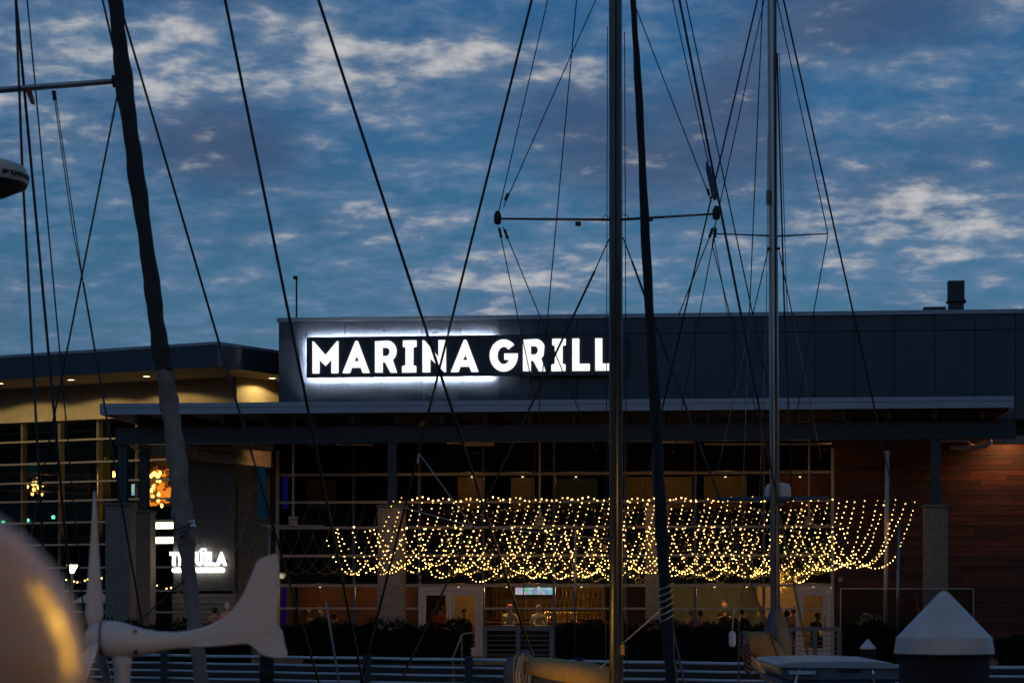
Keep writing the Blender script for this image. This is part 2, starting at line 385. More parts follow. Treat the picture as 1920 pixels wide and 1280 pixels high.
def door(p0, p1, leaves, ytop=1100):
    r = empty('door'); r.parent = B
    a, b, t = ux(p0), ux(p1), wz(ytop); fw = .11
    MB().box(a, a + fw, V - .05, V + .08, 0, t).box(b - fw, b, V - .05, V + .08, 0, t).box(a + fw, b - fw, V - .05, V + .08, t - .12, t).build('door_frame', 'door_frame', r)
    wl = (b - a - 2 * fw) / leaves
    for i in range(leaves):
        l = a + fw + wl * i + .01; q = l + wl - .02; s = .12
        MB().box(l, l + s, V - .03, V + .04, .02, t - .13).box(q - s, q, V - .03, V + .04, .02, t - .13).box(l + s, q - s, V - .03, V + .04, t - .27, t - .13).box(l + s, q - s, V - .03, V + .04, .02, .3).build('door_stile', 'door_frame', r)
        MB().box(l + s, q - s, V, V + .012, .3, t - .27).build('pane', 'glass', r)
        hx = q - .06 if i == 0 else l + .06
        MB().tube([(hx, V - .09, .9), (hx, V - .09, 1.4)], .015, 6).build('handle', 'stainless', r)
door(785, 905, 2); door(1492, 1557, 1)
# timber clad wall on the far side of the glass
wa = MB().box(ux(1563), ux(2100), V + .06, V + .4, 0, can_b).build('wood_wall', 'soffit', B)
z = .02; ri = 0
while z < can_b - .12:
    x = ux(1563) + .02 - random.uniform(0, 2.2)
    while x < ux(2100):
        l = random.choice((2.1, 2.6, 3.2)); x0, x1 = max(x, ux(1563) + .02), min(x + l, ux(2100))
        if x1 - x0 > .05:
            pr = random.uniform(0, .012)
            MB().box(x0 + .004, x1 - .004, V + .02 - pr, V + .055, z + .003, z + .159).build('plank', 'plank', wa)
        x += l
    z += .162; ri += 1
# pipes and bracket under the canopy
cq = empty('drain_pipe'); cq.parent = B
MB().tube([A(1782, 838, 4.8), A(1812, 840, 4.8), A(1830, 838, 4.8), A(1846, 836, 4.8), A(1855, 830, 4.8), A(1856, 812, 4.8)], .085, 10).build('pipe', 'mullion', cq, True)
MB().tube([A(1764, 826, 5.2), A(1815, 826, 5.2), A(1820, 834, 5.2), A(1835, 838, 5.2)], .05, 8).build('pipe', 'mullion', cq, True)
MB().box(A(1862, 822, 3).x, A(2000, 822, 3).x, 3.0, 3.2, A(1880, 832, 3).z, A(1880, 817, 3).z).build('side_beam', 'sand_wall', cn)
# interior of the restaurant
inn = empty('interior'); inn.parent = B
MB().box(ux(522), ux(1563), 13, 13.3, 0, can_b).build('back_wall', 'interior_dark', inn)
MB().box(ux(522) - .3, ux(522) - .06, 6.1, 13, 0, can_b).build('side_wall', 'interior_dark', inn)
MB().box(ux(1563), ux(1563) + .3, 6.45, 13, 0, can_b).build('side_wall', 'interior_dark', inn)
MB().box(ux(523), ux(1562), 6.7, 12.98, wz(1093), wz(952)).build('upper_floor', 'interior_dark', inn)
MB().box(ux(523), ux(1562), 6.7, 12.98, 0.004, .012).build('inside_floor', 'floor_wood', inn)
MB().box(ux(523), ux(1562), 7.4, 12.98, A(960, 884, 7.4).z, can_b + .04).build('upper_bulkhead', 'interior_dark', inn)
for p0, p1, m_, v in ((858, 908, 'interior_wall', 9.4), (958, 1002, 'interior_wall', 10), (1040, 1120, 'interior_green', 11), (1170, 1298, 'interior_wall', 10), (1320, 1400, 'interior_wall', 9.6), (1445, 1556, 'brick', 9)):
    MB().box(A(p0, 900, v).x, A(p1, 900, v).x, v, v + .15, wz(950), wz(884)).build('upper_partition', m_, inn)
# brick partition, laid brick by brick
bw = MB().box(A(558, 1130, 9).x, A(784, 1130, 9).x, 9.03, 9.2, .015, wz(1094)).build('brick_partition', 'mortar', inn)
bx0, bx1 = A(558, 1130, 9).x, A(784, 1130, 9).x
bme = None; z = .95; ri = 0
while z < wz(1094) - .09:
    x = bx0 + (.17 if ri % 2 else 0)
    while x + .33 < bx1:
        if bme is None:
            q = MB().box(.006, .324, 0, .026, .006, .094).build('brick', 'brick', bw); bme = q; q.location = (x, 9.0, z)
        else: share(bme, bw, (x, 9.0 + random.uniform(0, .008), z))
        x += .33
    z += .1; ri += 1
MB().box(A(1250, 1130, 11).x, A(1425, 1130, 11).x, 11, 11.2, .015, wz(1094)).build('room_wall', 'interior_green', inn)
MB().box(A(1420, 1130, 10).x, A(1562, 1130, 10).x, 10, 10.2, .015, wz(1094)).build('room_wall', 'interior_wall', inn)
MB().box(A(835, 1130, 10.5).x, A(905, 1130, 10.5).x, 10.5, 10.7, .015, wz(1094)).build('room_wall', 'interior_wall', inn)
MB().box(A(910, 1130, 12.6).x, A(1135, 1130, 12.6).x, 12.6, 12.8, .015, wz(1094)).build('room_wall', 'interior_wall', inn)
for p0, p1 in ((524, 783), (907, 1490)):
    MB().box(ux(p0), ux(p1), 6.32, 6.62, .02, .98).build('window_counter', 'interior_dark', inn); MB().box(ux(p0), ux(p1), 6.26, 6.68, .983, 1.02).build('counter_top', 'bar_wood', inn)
# bar
bar = tag(empty('bar_counter', MAIN), 'dark wooden bar counter inside below the television', 'bar')
MB().box(A(905, 1150, 10).x, A(1140, 1150, 10).x, 10.0, 10.5, .012, 1.05).build('front', 'bar_wood', bar)
MB().box(A(903, 1150, 10).x, A(1142, 1150, 10).x, 9.9, 10.6, 1.053, 1.1).build('top', 'bar_wood', bar)
sh = tag(empty('bar_shelf', MAIN), 'back bar shelving carrying rows of amber bottles', 'shelf')
s0, s1 = A(925, 1130, 12.2).x, A(1130, 1130, 12.2).x
for zz in (1.18, 1.56, 1.93):
    MB().box(s0, s1, 12.2, 12.55, zz - .03, zz).build('shelf_board', 'bar_wood', sh)
MB().box(s0 - .05, s0, 12.2, 12.55, .02, 2.3).box(s1, s1 + .05, 12.2, 12.55, .02, 2.3).build('side_panel', 'bar_wood', sh)
bt = MB().lathe([(.037, 0), (.04, .01), (.04, .17), (.034, .2), (.014, .23), (.014, .29), (.016, .3)], 8)
bme = bt.mesh('bottle'); bme.materials.append(MATS['bottle_glass'])
for zz in (1.18, 1.56, 1.93):
    x = s0 + .08
    while x < s1 - .06:
        b = bpy.data.objects.new('bottle', bme); COL.objects.link(b); MAIN.place(b, (x, 12.32 + random.uniform(0, .12), zz)); b.scale = (1.2, 1.2, random.uniform(.8, 1.1))
        tag(b, 'amber liquor bottle standing on the back bar shelves', 'bottle', 'bottles on the back bar'); x += random.uniform(.13, .2)
for i in range(13):
    a = A(1022 + i * 4.9, 1160, 10.2); t = empty('beer_tap', MAIN, (a.x, 10.2, 1.1))
    tag(t, 'brass beer tap in the row on the bar counter', 'beer tap', 'beer taps on the bar')
    MB().lathe([(.03, 0), (.016, .03), (.014, .2), (.03, .21), (.025, .34), (.01, .36)], 8).build('tap_body', 'tap_metal', t, True)
    MB().tube([(0, 0, .18), (0, -.08, .17), (0, -.1, .12)], .012, 6).build('spout', 'tap_metal', t)
# television
tvm = bpy.data.materials.new('tv_picture'); tvm.use_nodes = True; t = tvm.node_tree; t.nodes.clear()
vo = t.nodes.new('ShaderNodeTexVoronoi'); vo.inputs['Scale'].default_value = 7; tcn = t.nodes.new('ShaderNodeTexCoord'); t.links.new(tcn.outputs['Object'], vo.inputs[0])
mx = t.nodes.new('ShaderNodeMix'); mx.data_type = 'RGBA'; mx.inputs[0].default_value = .4; t.links.new(vo.outputs['Color'], mx.inputs[6]); mx.inputs[7].default_value = (.5, .8, 1, 1)
em = t.nodes.new('ShaderNodeEmission'); em.inputs[1].default_value = 1.0; t.links.new(mx.outputs[2], em.inputs[0])
om = t.nodes.new('ShaderNodeOutputMaterial'); t.links.new(em.outputs[0], om.inputs[0]); MATS['tv_picture'] = tvm
tv = tag(empty('television', MAIN), 'wide bright television hanging above the bar', 'television')
a, b = A(966, 1101, 11.2), A(1036, 1114, 11.2)
MB().box(a.x - .03, b.x + .03, 11.22, 11.3, b.z - .03, a.z + .03).build('tv_case', 'rubber', tv)
MB().box(a.x, b.x, 11.2, 11.215, b.z, a.z).build('tv_screen', 'tv_picture', tv)
MB().box((a.x + b.x) / 2 - .03, (a.x + b.x) / 2 + .03, 11.23, 11.28, a.z + .03, wz(1093)).build('mount', 'rubber', tv)
# interior pendant lamps
PEND = 2.4
WARM = (1.0, .56, .21)
def pendant(px, y, v, e, col=WARM, top=None, lab='small warm pendant lamp hanging inside the restaurant', r=.06):
    p = A(px, y, v); q = tag(empty('pendant_lamp', MAIN, (p.x, v, p.z)), lab, 'lamp', 'pendant lamps inside the restaurant')
    MB().lathe([(.02, .1), (.03, .09), (.09, 0), (.085, 0), (.02, .08)], 10).build('lamp_shade', 'dark_steel', q, True)
    MB().ball((0, 0, 0), r * .6, 8, 6).build('bulb', 'tealight', q, True)
    MB().tube([(0, 0, .1), (0, 0, (top or wz(1093)) - p.z)], .006, 5).build('cord', 'rubber', q)
    lamp('lamp_light', 'POINT', (0, 0, -.12), e * PEND, col, q, shadow_soft_size=.08)
for px, v, e in ((600, 7.6, 9), (720, 8, 7), (860, 9, 9), (950, 8.6, 16), (1010, 9.2, 18), (1090, 9.4, 16), (1215, 8.8, 12), (1340, 9, 13), (1400, 9, 10), (1470, 8.4, 12), (1525, 8.4, 14)):
    pendant(px, 1099, v, e)
up = 'small warm pendant lamp glowing on the dim upper floor'
for px, y, v, e in ((885, 893, 8.2, 3), (980, 893, 8.5, 3), (1235, 893, 8.5, 4.5), (1360, 893, 8.2, 3), (1500, 893, 7.8, 3.5), (1080, 893, 9, 2.5)):
    pendant(px, y, v, e, top=can_b - .02, lab=up)
bl = tag(empty('neon_column', MAIN), 'narrow indigo lit column just inside the glass', 'neon light')
MB().box(A(529, 915, 6.8).x, A(539, 915, 6.8).x, 6.8, 6.9, wz(950), wz(888)).build('tube_upper', 'blue_led', bl)
MB().box(A(529, 915, 6.8).x, A(536, 915, 6.8).x, 6.8, 6.9, .02, wz(1094)).build('tube_lower', 'blue_led', bl)
# soffit downlights on the canopy
for px, v, e, lab in ((790, 3.4, 60, 'round warm downlight on the canopy soffit near the sign'), (1893, 5.2, 230, 'round warm downlight on the canopy soffit lighting the timber wall'), (455, 3.0, 170, 'round warm downlight on the canopy soffit over the sloping beam'), (1250, 3.4, 50, 'round warm downlight on the canopy soffit over the pipes'), (1590, 4.6, 9, 'round warm downlight on the canopy soffit at the timber wall edge')):
    p = A(px, 800, v); q = tag(empty('downlight', MAIN, (p.x, v, can_b - .16)), lab, 'downlight')
    MB().lathe([(.1, .2), (.1, 0), (.085, -.005), (.085, .05)], 14).build('housing', 'sand_wall', q, True)
    MB().lathe([(.08, .03), (.001, .032)], 14).build('lens', 'warm_lens', q)
    l = lamp('downlight_beam', 'SPOT', (0, 0, -.03), e, (1, .50, .18), q, spot_size=R(150), spot_blend=.8, shadow_soft_size=.07)
# roof furniture
vt = tag(empty('roof_vent', MAIN), 'dark square exhaust vent with a flared collar on the roof edge', 'vent')
a, b = A(1778, 526, 7), A(1810, 581, 7)
MB().box(a.x, b.x - .1, 7, 7.5, A(1790, 562, 7).z, a.z).build('shaft', 'post_dark', vt)
MB().box(b.x - .098, b.x - .02, 7, 7.5, A(1790, 562, 7).z, a.z).build('shaft_side', 'panel', vt)
zc_ = A(1790, 562, 7).z; MB().poly([[(a.x - .06, zc_ - .06), (a.x, zc_ + .02), (b.x - .02, zc_ + .02), (b.x + .04, zc_ - .06)]], 6.9, 7.6).build('collar', 'post_dark', vt)
MB().box(a.x + .02, b.x - .04, 7.05, 7.45, roof_z - .4, zc_ - .062).build('base', 'panel', vt)
MB().box(A(1732, 577, 7.6).x, a.x - .03, 7.6, 8.4, roof_z - .4, A(1760, 575, 7.6).z).build('curb', 'panel', vt)
pl = tag(empty('roof_mast', MAIN), 'slim pole with a small camera on the roof above the sign', 'pole')
a = A(556, 521, 6); MB().tube([(a.x, 6, roof_z - .4), (a.x, 6, a.z)], .03, 8).build('pole', 'dark_steel', pl)
MB().box(a.x - .1, a.x + .03, 5.9, 6.1, a.z - .04, a.z + .06).build('camera_head', 'rubber', pl, bev=.015)
# ------------------------------------------------------------------ lit name sign
def rnd(pts, r=.02, n=3):
    out = []; m = len(pts)
    for i in range(m):
        p, a, b = Vector(pts[i]), Vector(pts[i - 1]), Vector(pts[(i + 1) % m])
        da, db = (a - p), (b - p); rr = min(r, da.length * .45, db.length * .45)
        a2, b2 = p + da.normalized() * rr, p + db.normalized() * rr
        for k_ in range(n + 1):
            t = k_ / n; out.append(tuple((1 - t) ** 2 * a2 + 2 * t * (1 - t) * p + t * t * b2))
    return out
def arc(cx, cy, rx, ry, a0, a1, n=14): return [(cx + rx * math.cos(R(a0 + (a1 - a0) * i / n)), cy + ry * math.sin(R(a0 + (a1 - a0) * i / n))) for i in range(n + 1)]
GLY = {
 'M': [rnd([(0, 0), (0, 1), (.05, 1), (.5, .57), (.95, 1), (1, 1), (1, 0), (.73, 0), (.73, .42), (.5, .23), (.27, .42), (.27, 0)])],
 'A': [rnd([(0, 0), (.475, 1), (.565, 1), (1, 0), (.74, 0), (.67, .165), (.345, .165), (.28, 0)]), [(.44, .37), (.525, .53), (.605, .37)]],
 'R': [rnd([(0, 0), (0, 1)]) + arc(.56, .67, .40, .33, 90, -55, 12) + rnd([(1, 0), (.69, 0), (.44, .33), (.34, .33), (.34, 0)]), [(.34, .78), (.34, .52), (.5, .52)] + arc(.5, .65, .15, .13, -90, 90, 8)[1:]],
 'I': [rnd([(0, 0), (0, .2), (.24, .23), (.24, .78), (.06, .8), (.06, 1), (1, 1), (1, .8), (.78, .78), (.78, .23), (.98, .2), (.98, 0)])],
 'N': [rnd([(0, 0), (0, 1), (.08, 1), (.68, .48), (.68, 1), (1, 1), (1, 0), (.93, 0), (.33, .43), (.33, 0)])],
 'G': [arc(.5, .5, .5, .5, 42, 352, 30) + [(1.0, .56), (.52, .56), (.52, .37), (.70, .36)] + arc(.5, .5, .22, .27, -38, -318, 20)],
 'L': [rnd([(0, 0), (0, 1), (.4, 1), (.4, .22), (1, .22), (1, 0)])],
 'T': [rnd([(.32, 0), (.32, .74), (0, .74), (0, 1), (1, 1), (1, .74), (.68, .74), (.68, 0)])],
 'E': [rnd([(0, 0), (0, 1), (1, 1), (1, .8), (.4, .8), (.4, .6), (.9, .6), (.9, .4), (.4, .4), (.4, .2), (1, .2), (1, 0)])],
 'Q': [arc(.5, .5, .5, .5, -40, 305, 28) + [(.95, -.06)], arc(.5, .5, .2, .26, 0, 340, 18)],
 'U': [[(0, 1)] + arc(.5, .42, .5, .42, 180, 360, 16) + [(1, 1), (.64, 1)] + arc(.5, .42, .14, .18, 0, -180, 10) + [(.36, 1)]],
}
sg = tag(empty('restaurant_sign', MAIN), 'navy name board with glowing white capital letters on the parapet', 'sign')
SV = 4.62
bx0, bx1 = A(575, 670, SV).x, A(1174, 670, SV).x; bz0, bz1 = A(575, 708, SV).z, A(575, 632.5, SV).z
bd = MB().box(bx0, bx1, SV, SV + .10, bz0, bz1).build('sign_board', 'board_navy', sg)
lz0, lz1 = A(610, 699.5, SV - .06).z, A(610, 639.5, SV - .06).z
def letter(ch, p0, p1, v, z0, z1, parent, dep, frame=MAIN, m='sign_white'):
    a, b = frame.at(p0, 900, v).x, frame.at(p1, 900, v).x
    loops = [[(a + x * (b - a), z0 + y * (z1 - z0)) for x, y in l] for l in GLY[ch]]
    return MB().poly(loops, v, v + dep).build('letter', m, parent)
for ch, p0, p1 in (('M', 585.7, 634.3), ('A', 641.8, 693), ('R', 703, 745), ('I', 753.7, 780.8), ('N', 792, 836), ('A', 845, 897), ('G', 918, 970.7), ('R', 980.5, 1023.6), ('I', 1033.7, 1060.7), ('L', 1073, 1105.7), ('L', 1116, 1149)):
    letter(ch, p0, p1, SV - .06, lz0, lz1, bd, .055)
hx1 = A(922, 670, SV).x
for nm, (x0, x1, z0, z1) in dict(top=(bx0 + .05, hx1, bz1 - .075, bz1 - .045), bottom=(bx0 + .05, hx1, bz0 + .045, bz0 + .075), side=(bx0 + .045, bx0 + .075, bz0 + .1, bz1 - .1)).items():
    MB().box(x0, x1, 4.83, 4.85, z0, z1).build('led_strip', 'halo', sg)
MB().box(bx0 + .012, bx0 + .022, SV + .102, 4.862, bz0 + .024, bz1 - .024).box(bx0 + .012, bx1 - .02, SV + .102, 4.86, bz0 + .012, bz0 + .022).box(bx0 + .012, bx1 - .02, SV + .102, 4.86, bz1 - .022, bz1 - .012).build('spill_lip', 'board_navy', sg)  # unseen lip added to shape the halo and stop sideways spill
for x in (bx0 + .6, bx0 + 2.5, bx0 + 4.5, bx0 + 6.5, bx1 - .6):
    MB().box(x, x + .06, SV + .102, 4.998, (bz0 + bz1) / 2 - .3, (bz0 + bz1) / 2 + .3).build('bracket', 'dark_steel', sg)
# ------------------------------------------------------------------ corner building
C = LEFT.at
L = tag(empty('corner_building', LEFT), 'corner building with blue roof fascia, warm lit soffit and glazed dining hall', 'building')
ft, fb = HC + 470 / F * 78, HC + 423 / F * 78
MB().box(-26, 0, 0, .3, fb, ft - .1).box(-.3, 0, .302, 14, fb, ft - .1).build('roof_fascia', 'panel', L)
MB().box(-26, .03, -.03, .5, ft - .097, ft).box(-.5, .03, .502, 14, ft - .097, ft).build('coping', 'coping', L)
sf = MB().box(-26, -.302, .302, 14, fb + .003, fb + .2).build('soffit_panel', 'beige_wall', L)
WV = 3.2; wb = C(100, 783, WV).z
MB().box(-26, -1.6, WV, WV + .3, wb, fb).build('upper_wall', 'beige_wall', L)
MB().box(-1.9, -1.6, WV + .302, 14, 0, fb).build('return_wall', 'beige_wall', L)
MB().box(-26, -1.6, WV - .06, WV - .002, wb - .12, wb + .02).build('ledge', 'beige_wall', L)
for px, y in ((-142, 725.5), (0, 718), (133, 711), (275, 704.5)):
    d = 7.28 / ((HY - y) / F); p = pix(px, y, d) - LEFT.o; u, v = p.dot(LEFT.eu), p.dot(LEFT.ev)
    q = tag(empty('soffit_light', LEFT, (u, v, fb)), 'round recessed light glowing in the corner building soffit', 'downlight', 'recessed lights in the corner soffit')
    MB().lathe([(.17, .002), (.17, -.02), (.13, -.022), (.13, -.004)], 20).build('trim_ring', 'beige_wall', q)
    MB().lathe([(.128, -.012), (.001, -.013)], 20).build('lens', 'warm_lens', q)
    lamp('soffit_beam', 'SPOT', (0, 0, -.04), 150, (1, .72, .27), q, spot_size=R(156), spot_blend=.12, shadow_soft_size=.1)
q = tag(empty('soffit_light', LEFT, (-.85, 4.2, fb)), 'round recessed light glowing in the corner building soffit', 'downlight', 'recessed lights in the corner soffit')
MB().lathe([(.17, .002), (.17, -.02), (.13, -.022), (.13, -.004)], 20).build('trim_ring', 'beige_wall', q)
MB().lathe([(.128, -.012), (.001, -.013)], 20).build('lens', 'warm_lens', q)
lamp('soffit_beam', 'SPOT', (0, 0, -.04), 150, (1, .72, .27), q, spot_size=R(156), spot_blend=.12, shadow_soft_size=.1)
# glazing
lrows = [wb - .12] + [C(100, y, WV).z for y in (826, 868, 904, 939, 979.5, 1021, 1064, 1107, 1146)] + [0.0]
lcols = [C(p, 950, WV).x for p in (-244, -174, -104, -34, 38, 108, 180, 253, 330)]
lg = empty('glass_front'); lg.parent = L
for i in range(len(lcols) - 1):
    for j in range(len(lrows) - 1):
        MB().box(lcols[i] + .03, lcols[i + 1] - .03, WV + .05, WV + .065, lrows[j + 1] + .03, lrows[j] - .03).build('pane', 'glass', lg)
for zz in lrows[1:-1]: MB().box(lcols[0], lcols[-1], WV - .02, WV + .09, zz - .032, zz + .032).build('transom', 'mullion_grey', lg)
for x in lcols: MB().box(x - .06, x + .06, WV + .095, WV + .3, 0, wb).build('vertical_mullion', 'sand_wall', lg)
li = empty('interior'); li.parent = L
MB().box(-26, -2.0, 9, 9.3, 0, wb).build('back_wall', 'teal_wall', li)
MB().box(-2.0, -1.95, WV + .4, 9, 0, wb).build('side_wall', 'interior_dark', li)
MB().box(lcols[0], -2.0, WV + .5, 8.98, lrows[6] + .1, lrows[5] - .1).build('mezzanine', 'interior_dark', li)
MB().box(lcols[0], -2.0, WV + .42, WV + .48, lrows[6] + .06, lrows[6] + .3).build('mezzanine_edge', 'bar_wood', li)
MB().box(-26, -2.0, WV + .5, 8.98, wb, wb + .2).build('hall_ceiling', 'interior_dark', li)
# inclined timber truss inside
for y0, y1 in ((884, 892), (905, 912), (918, 926)):
    MB().tube([C(-20, y0, 6), C(172, y1, 6)], .05, 6).build('truss_bar', 'bar_wood', li)
MB().tube([C(168, 865, 6), C(168, 945, 6)], .07, 6).build('truss_post', 'plank', li)
# chandeliers of amber bulbs
def chandelier(px, y, v, n, w_, h_, lab, panel):
    c = C(px, y, v); q = tag(empty('chandelier', LEFT, (c.x, v, c.z)), lab, 'chandelier')
    MB().tube([(0, 0, h_), (0, 0, wb - c.z)], .012, 5).build('cord', 'rubber', q)
    MB().tube([(0, 0, h_), (0, 0, -h_)], .02, 6).build('stem', 'tap_metal', q)
    random.seed(n)
    for i in range(n):
        a = random.uniform(0, 6.28); r_ = random.uniform(.3, 1) * w_; z_ = random.uniform(-h_, h_)
        p = (r_ * math.cos(a), r_ * math.sin(a) * .5, z_)
        arm = MB().tube([(0, 0, z_ + .12), (p[0] * .5, p[1] * .5, z_ + .18), p], .01, 5).build('arm', 'tap_metal', q)
        MB().ball((p[0], p[1], p[2] - .07), .055, 8, 6, (1, 1, 1.5)).build('bulb', 'amber', arm, True)
    lamp('chandelier_light', 'POINT', (0, -.1, 0), panel, (1, .42, .08), q, shadow_soft_size=.3)
    return q
ch = chandelier(291, 912, 5.0, 15, .34, .62, 'tall amber chandelier of glowing bulbs behind the pier', 16)
a, b = C(272, 884, 6.0), C(318, 942, 6.0)
gl = tag(empty('copper_screen', LEFT), 'copper leaf screen with orange light put into its leaves behind the chandelier', 'screen')
random.seed(5)
for i in range(70):
    x, zz, s = random.uniform(a.x, b.x), random.uniform(b.z, a.z), random.uniform(.07, .16)
    pts = [(x + s * math.cos(k_ * 1.047 + i) * random.uniform(.6, 1), zz + s * math.sin(k_ * 1.047 + i) * random.uniform(.6, 1.2)) for k_ in range(6)]
    MB().poly([pts], 5.8 + random.uniform(0, .3), 6.13).build('copper_leaf', 'copper_glow' if i % 3 else 'canvas_tan', gl)  # most leaves emit orange themselves, standing in for light on the copper
MB().box(a.x, b.x, 6.14, 6.2, b.z - .1, wb).build('screen_back', 'bar_wood', gl)
chandelier(70, 910, 6.0, 9, .5, .3, 'wide dim chandelier hanging in the dining hall', 5)
tl = tag(empty('wall_lantern', LEFT), 'round amber lantern disc inside the dining hall', 'lantern')
p = C(209, 889, 5.6); MB().lathe([(.02, -.08), (.15, -.06), (.16, 0), (.15, .06), (.02, .08)], 16, c=(0, 0, 0)).build('disc', 'amber', tl, True)
for ch_ in tl.children: ch_.rotation_euler = (R(90), 0, 0); ch_.location = (p.x, 5.6, p.z)
MB().tube([(p.x, 5.6, p.z + .14), (p.x, 5.6, wb)], .01, 5).build('cord', 'rubber', tl)
for px in (236, 249):
    q = tag(empty('upright_screen', LEFT), 'narrow upright video screen inside the dining hall', 'screen', 'upright screens in the dining hall')
    a, b = C(px - 2.5, 907, 6.5), C(px + 2.5, 928, 6.5)
    MB().box(a.x - .02, b.x + .02, 6.53, 6.58, b.z - .02, a.z + .02).build('case', 'rubber', q); MB().box(a.x, b.x, 6.5, 6.525, b.z, a.z).build('display', 'tv_picture', q)
    MB().box(a.x, a.x + .03, 6.54, 6.57, a.z + .02, wb).build('hanger', 'rubber', q)
for px, y in ((6, 979), (52, 975), (100, 969)):
    p = C(px, y, 5.0); q = tag(empty('green_lamp', LEFT, (p.x, 5, p.z)), 'small green spot lamp on the dining hall balcony', 'lamp', 'green balcony lamps')
    MB().ball((0, 0, 0), .07, 10, 6).build('bulb', 'green_led', q, True); MB().tube([(0, 0, -.06), (0, 0, -.3)], .02, 6).build('stem', 'rubber', q)
gc = tag(empty('green_pillar', LEFT), 'tall green lit pillar behind the corner glazing', 'pillar')
MB().box(C(186, 900, 5.5).x, C(210, 900, 5.5).x, 5.5, 5.9, lrows[6] + .3, wb).build('shaft', 'leaf', gc); MB().box(C(190, 900, 5.4).x, C(204, 900, 5.4).x, 5.42, 5.5, lrows[6] + .3, wb).build('face', 'leaf_warm', gc)
lamp('pillar_light', 'POINT', C(197, 860, 4.2), 3.0, (.6, .9, .3), gc, shadow_soft_size=.1)
lamp('hall_light', 'POINT', C(60, 880, 6.4), 5, (.15, .6, .8), li, shadow_soft_size=.3)
for y in (985, 1012.5):
    a, b = C(283, y - 5.5, 3.0), C(323, y + 5, 3.0); q = tag(empty('light_box', LEFT), 'long horizontal white light box on the corner glazing', 'light box', 'light boxes on the corner glazing')
    MB().box(a.x - .02, b.x + .02, 3.06, 3.14, b.z - .02, a.z + .02).build('case', 'white_paint', q); MB().box(a.x, b.x, 3.02, 3.055, b.z, a.z).build('diffuser', 'menu_light', q)
# grey wall with the second sign
tw = tag(empty('rendered_wall', MAIN), 'grey rendered wall carrying the small white glowing sign', 'wall')
TV_ = 4.6
tx0, tx1 = A(325, 1000, TV_).x, A(440, 1000, TV_).x
MB().box(tx0, tx1, TV_, TV_ + .5, A(400, 1107, TV_).z, A(325, 857, TV_).z).build('wall_body', 'concrete', tw)
z = 0.02; zt = A(400, 1107, TV_).z - .01
while z < zt - .1:
    MB().box(tx0 - .03, tx1 + .02, TV_ - .06 + random.uniform(0, .02), TV_ + .5, z + .008, min(z + .16, zt)).build('stone_course', 'sand_wall', tw, bev=.01); z += .17
ts = tag(empty('tequila_sign', MAIN), 'small glowing white sign reading a drink name on the grey wall', 'sign')
z0, z1 = A(370, 1060, TV_ - .15).z, A(370, 1034, TV_ - .15).z
MB().box(A(319, 1047, TV_ - .1).x, A(424, 1047, TV_ - .1).x, TV_ - .08, TV_ - .002, z0 + .1, z0 + .18).build('rail', 'dark_steel', ts)
for ch_, p0, p1 in (('T', 318, 333), ('E', 335, 347), ('Q', 349, 364.5), ('U', 366, 381), ('I', 382.5, 390), ('L', 391.5, 403), ('A', 403.5, 425)):
    letter(ch_, p0, p1, TV_ - .16, z0, z1, ts, .075, m='sign_hot')
p = A(379, 1031, TV_ - .16); MB().poly([[(p.x - .14, p.z - .06), (p.x - .02, p.z + .07), (p.x + .12, p.z + .05), (p.x + .14, p.z - .03), (p.x + .02, p.z)]], TV_ - .16, TV_ - .085).build('leaf_mark', 'sign_hot', ts)
a, b = A(322, 1073, TV_ - .16), A(421, 1063.5, TV_ - .16); rr = (b.z - a.z) / 2
MB().poly([arc(a.x + rr, a.z + rr, rr, rr, 270, 90, 8) + arc(b.x - rr, a.z + rr, rr, rr, 90, -90, 8)], TV_ - .16, TV_ - .085).build('underline_bar', 'sign_hot', ts)
# dark recess between the two buildings
rc = tag(empty('recess_wall', MAIN), 'dark recessed wall with a narrow blue window between the buildings', 'wall')
MB().box(A(436, 1000, 6.6).x, ux(522) - .32, 6.6, 6.9, 0, can_b).build('wall_body', 'sand_wall', rc)
MB().box(A(484, 920, 6.5).x, A(497, 920, 6.5).x, 6.52, 6.56, A(490, 970, 6.5).z, A(490, 874, 6.5).z).build('window', 'pane_glow', rc)  # pane emits faint blue itself in place of light from behind
MB().box(A(482, 972, 6.5).x, A(499, 972, 6.5).x, 6.44, 6.597, A(490, 974, 6.5).z, A(490, 970.5, 6.5).z).build('window_sill', 'mullion', rc)
MB().box(A(508, 972, 6.4).x, A(519, 972, 6.4).x, 6.3, 6.59, 0, A(514, 888, 6.4).z).build('edge_post', 'sand_wall', rc)
# sloping beam lit from below
sb = tag(empty('sloping_beam', MAIN), 'sloping timber beam lit orange under the end of the canopy', 'beam')
pts = [A(268, 851, 4.0), A(508, 876, 4.0), A(508, 846, 4.0), A(268, 829, 4.0)]
MB().poly([[(p.x, p.z) for p in pts]], 4.0, 4.3).build('beam_web', 'sand_wall', sb)
for zz in (0,):
    MB().tube([A(372, 842, 3.9), A(402, 848, 3.9), A(440, 849, 3.9)], .02, 6).tube([A(380, 832, 3.9), A(402, 848, 3.9)], .02, 6).build('conduit', 'rubber', sb)
MB().tube([A(235, 826, 1.6), A(262, 846, 3.8)], .05, 6).build('brace', 'mullion', sb)
MB().box(A(500, 850, 4.0).x, A(512, 850, 4.0).x, 4.05, 4.25, A(505, 846, 4.0).z + .003, can_b + .04).box(A(268, 829, 4).x, A(268, 829, 4).x + .1, 4.05, 4.25, A(268, 829, 4).z + .003, can_b + .04).build('hanger', 'dark_steel', sb)
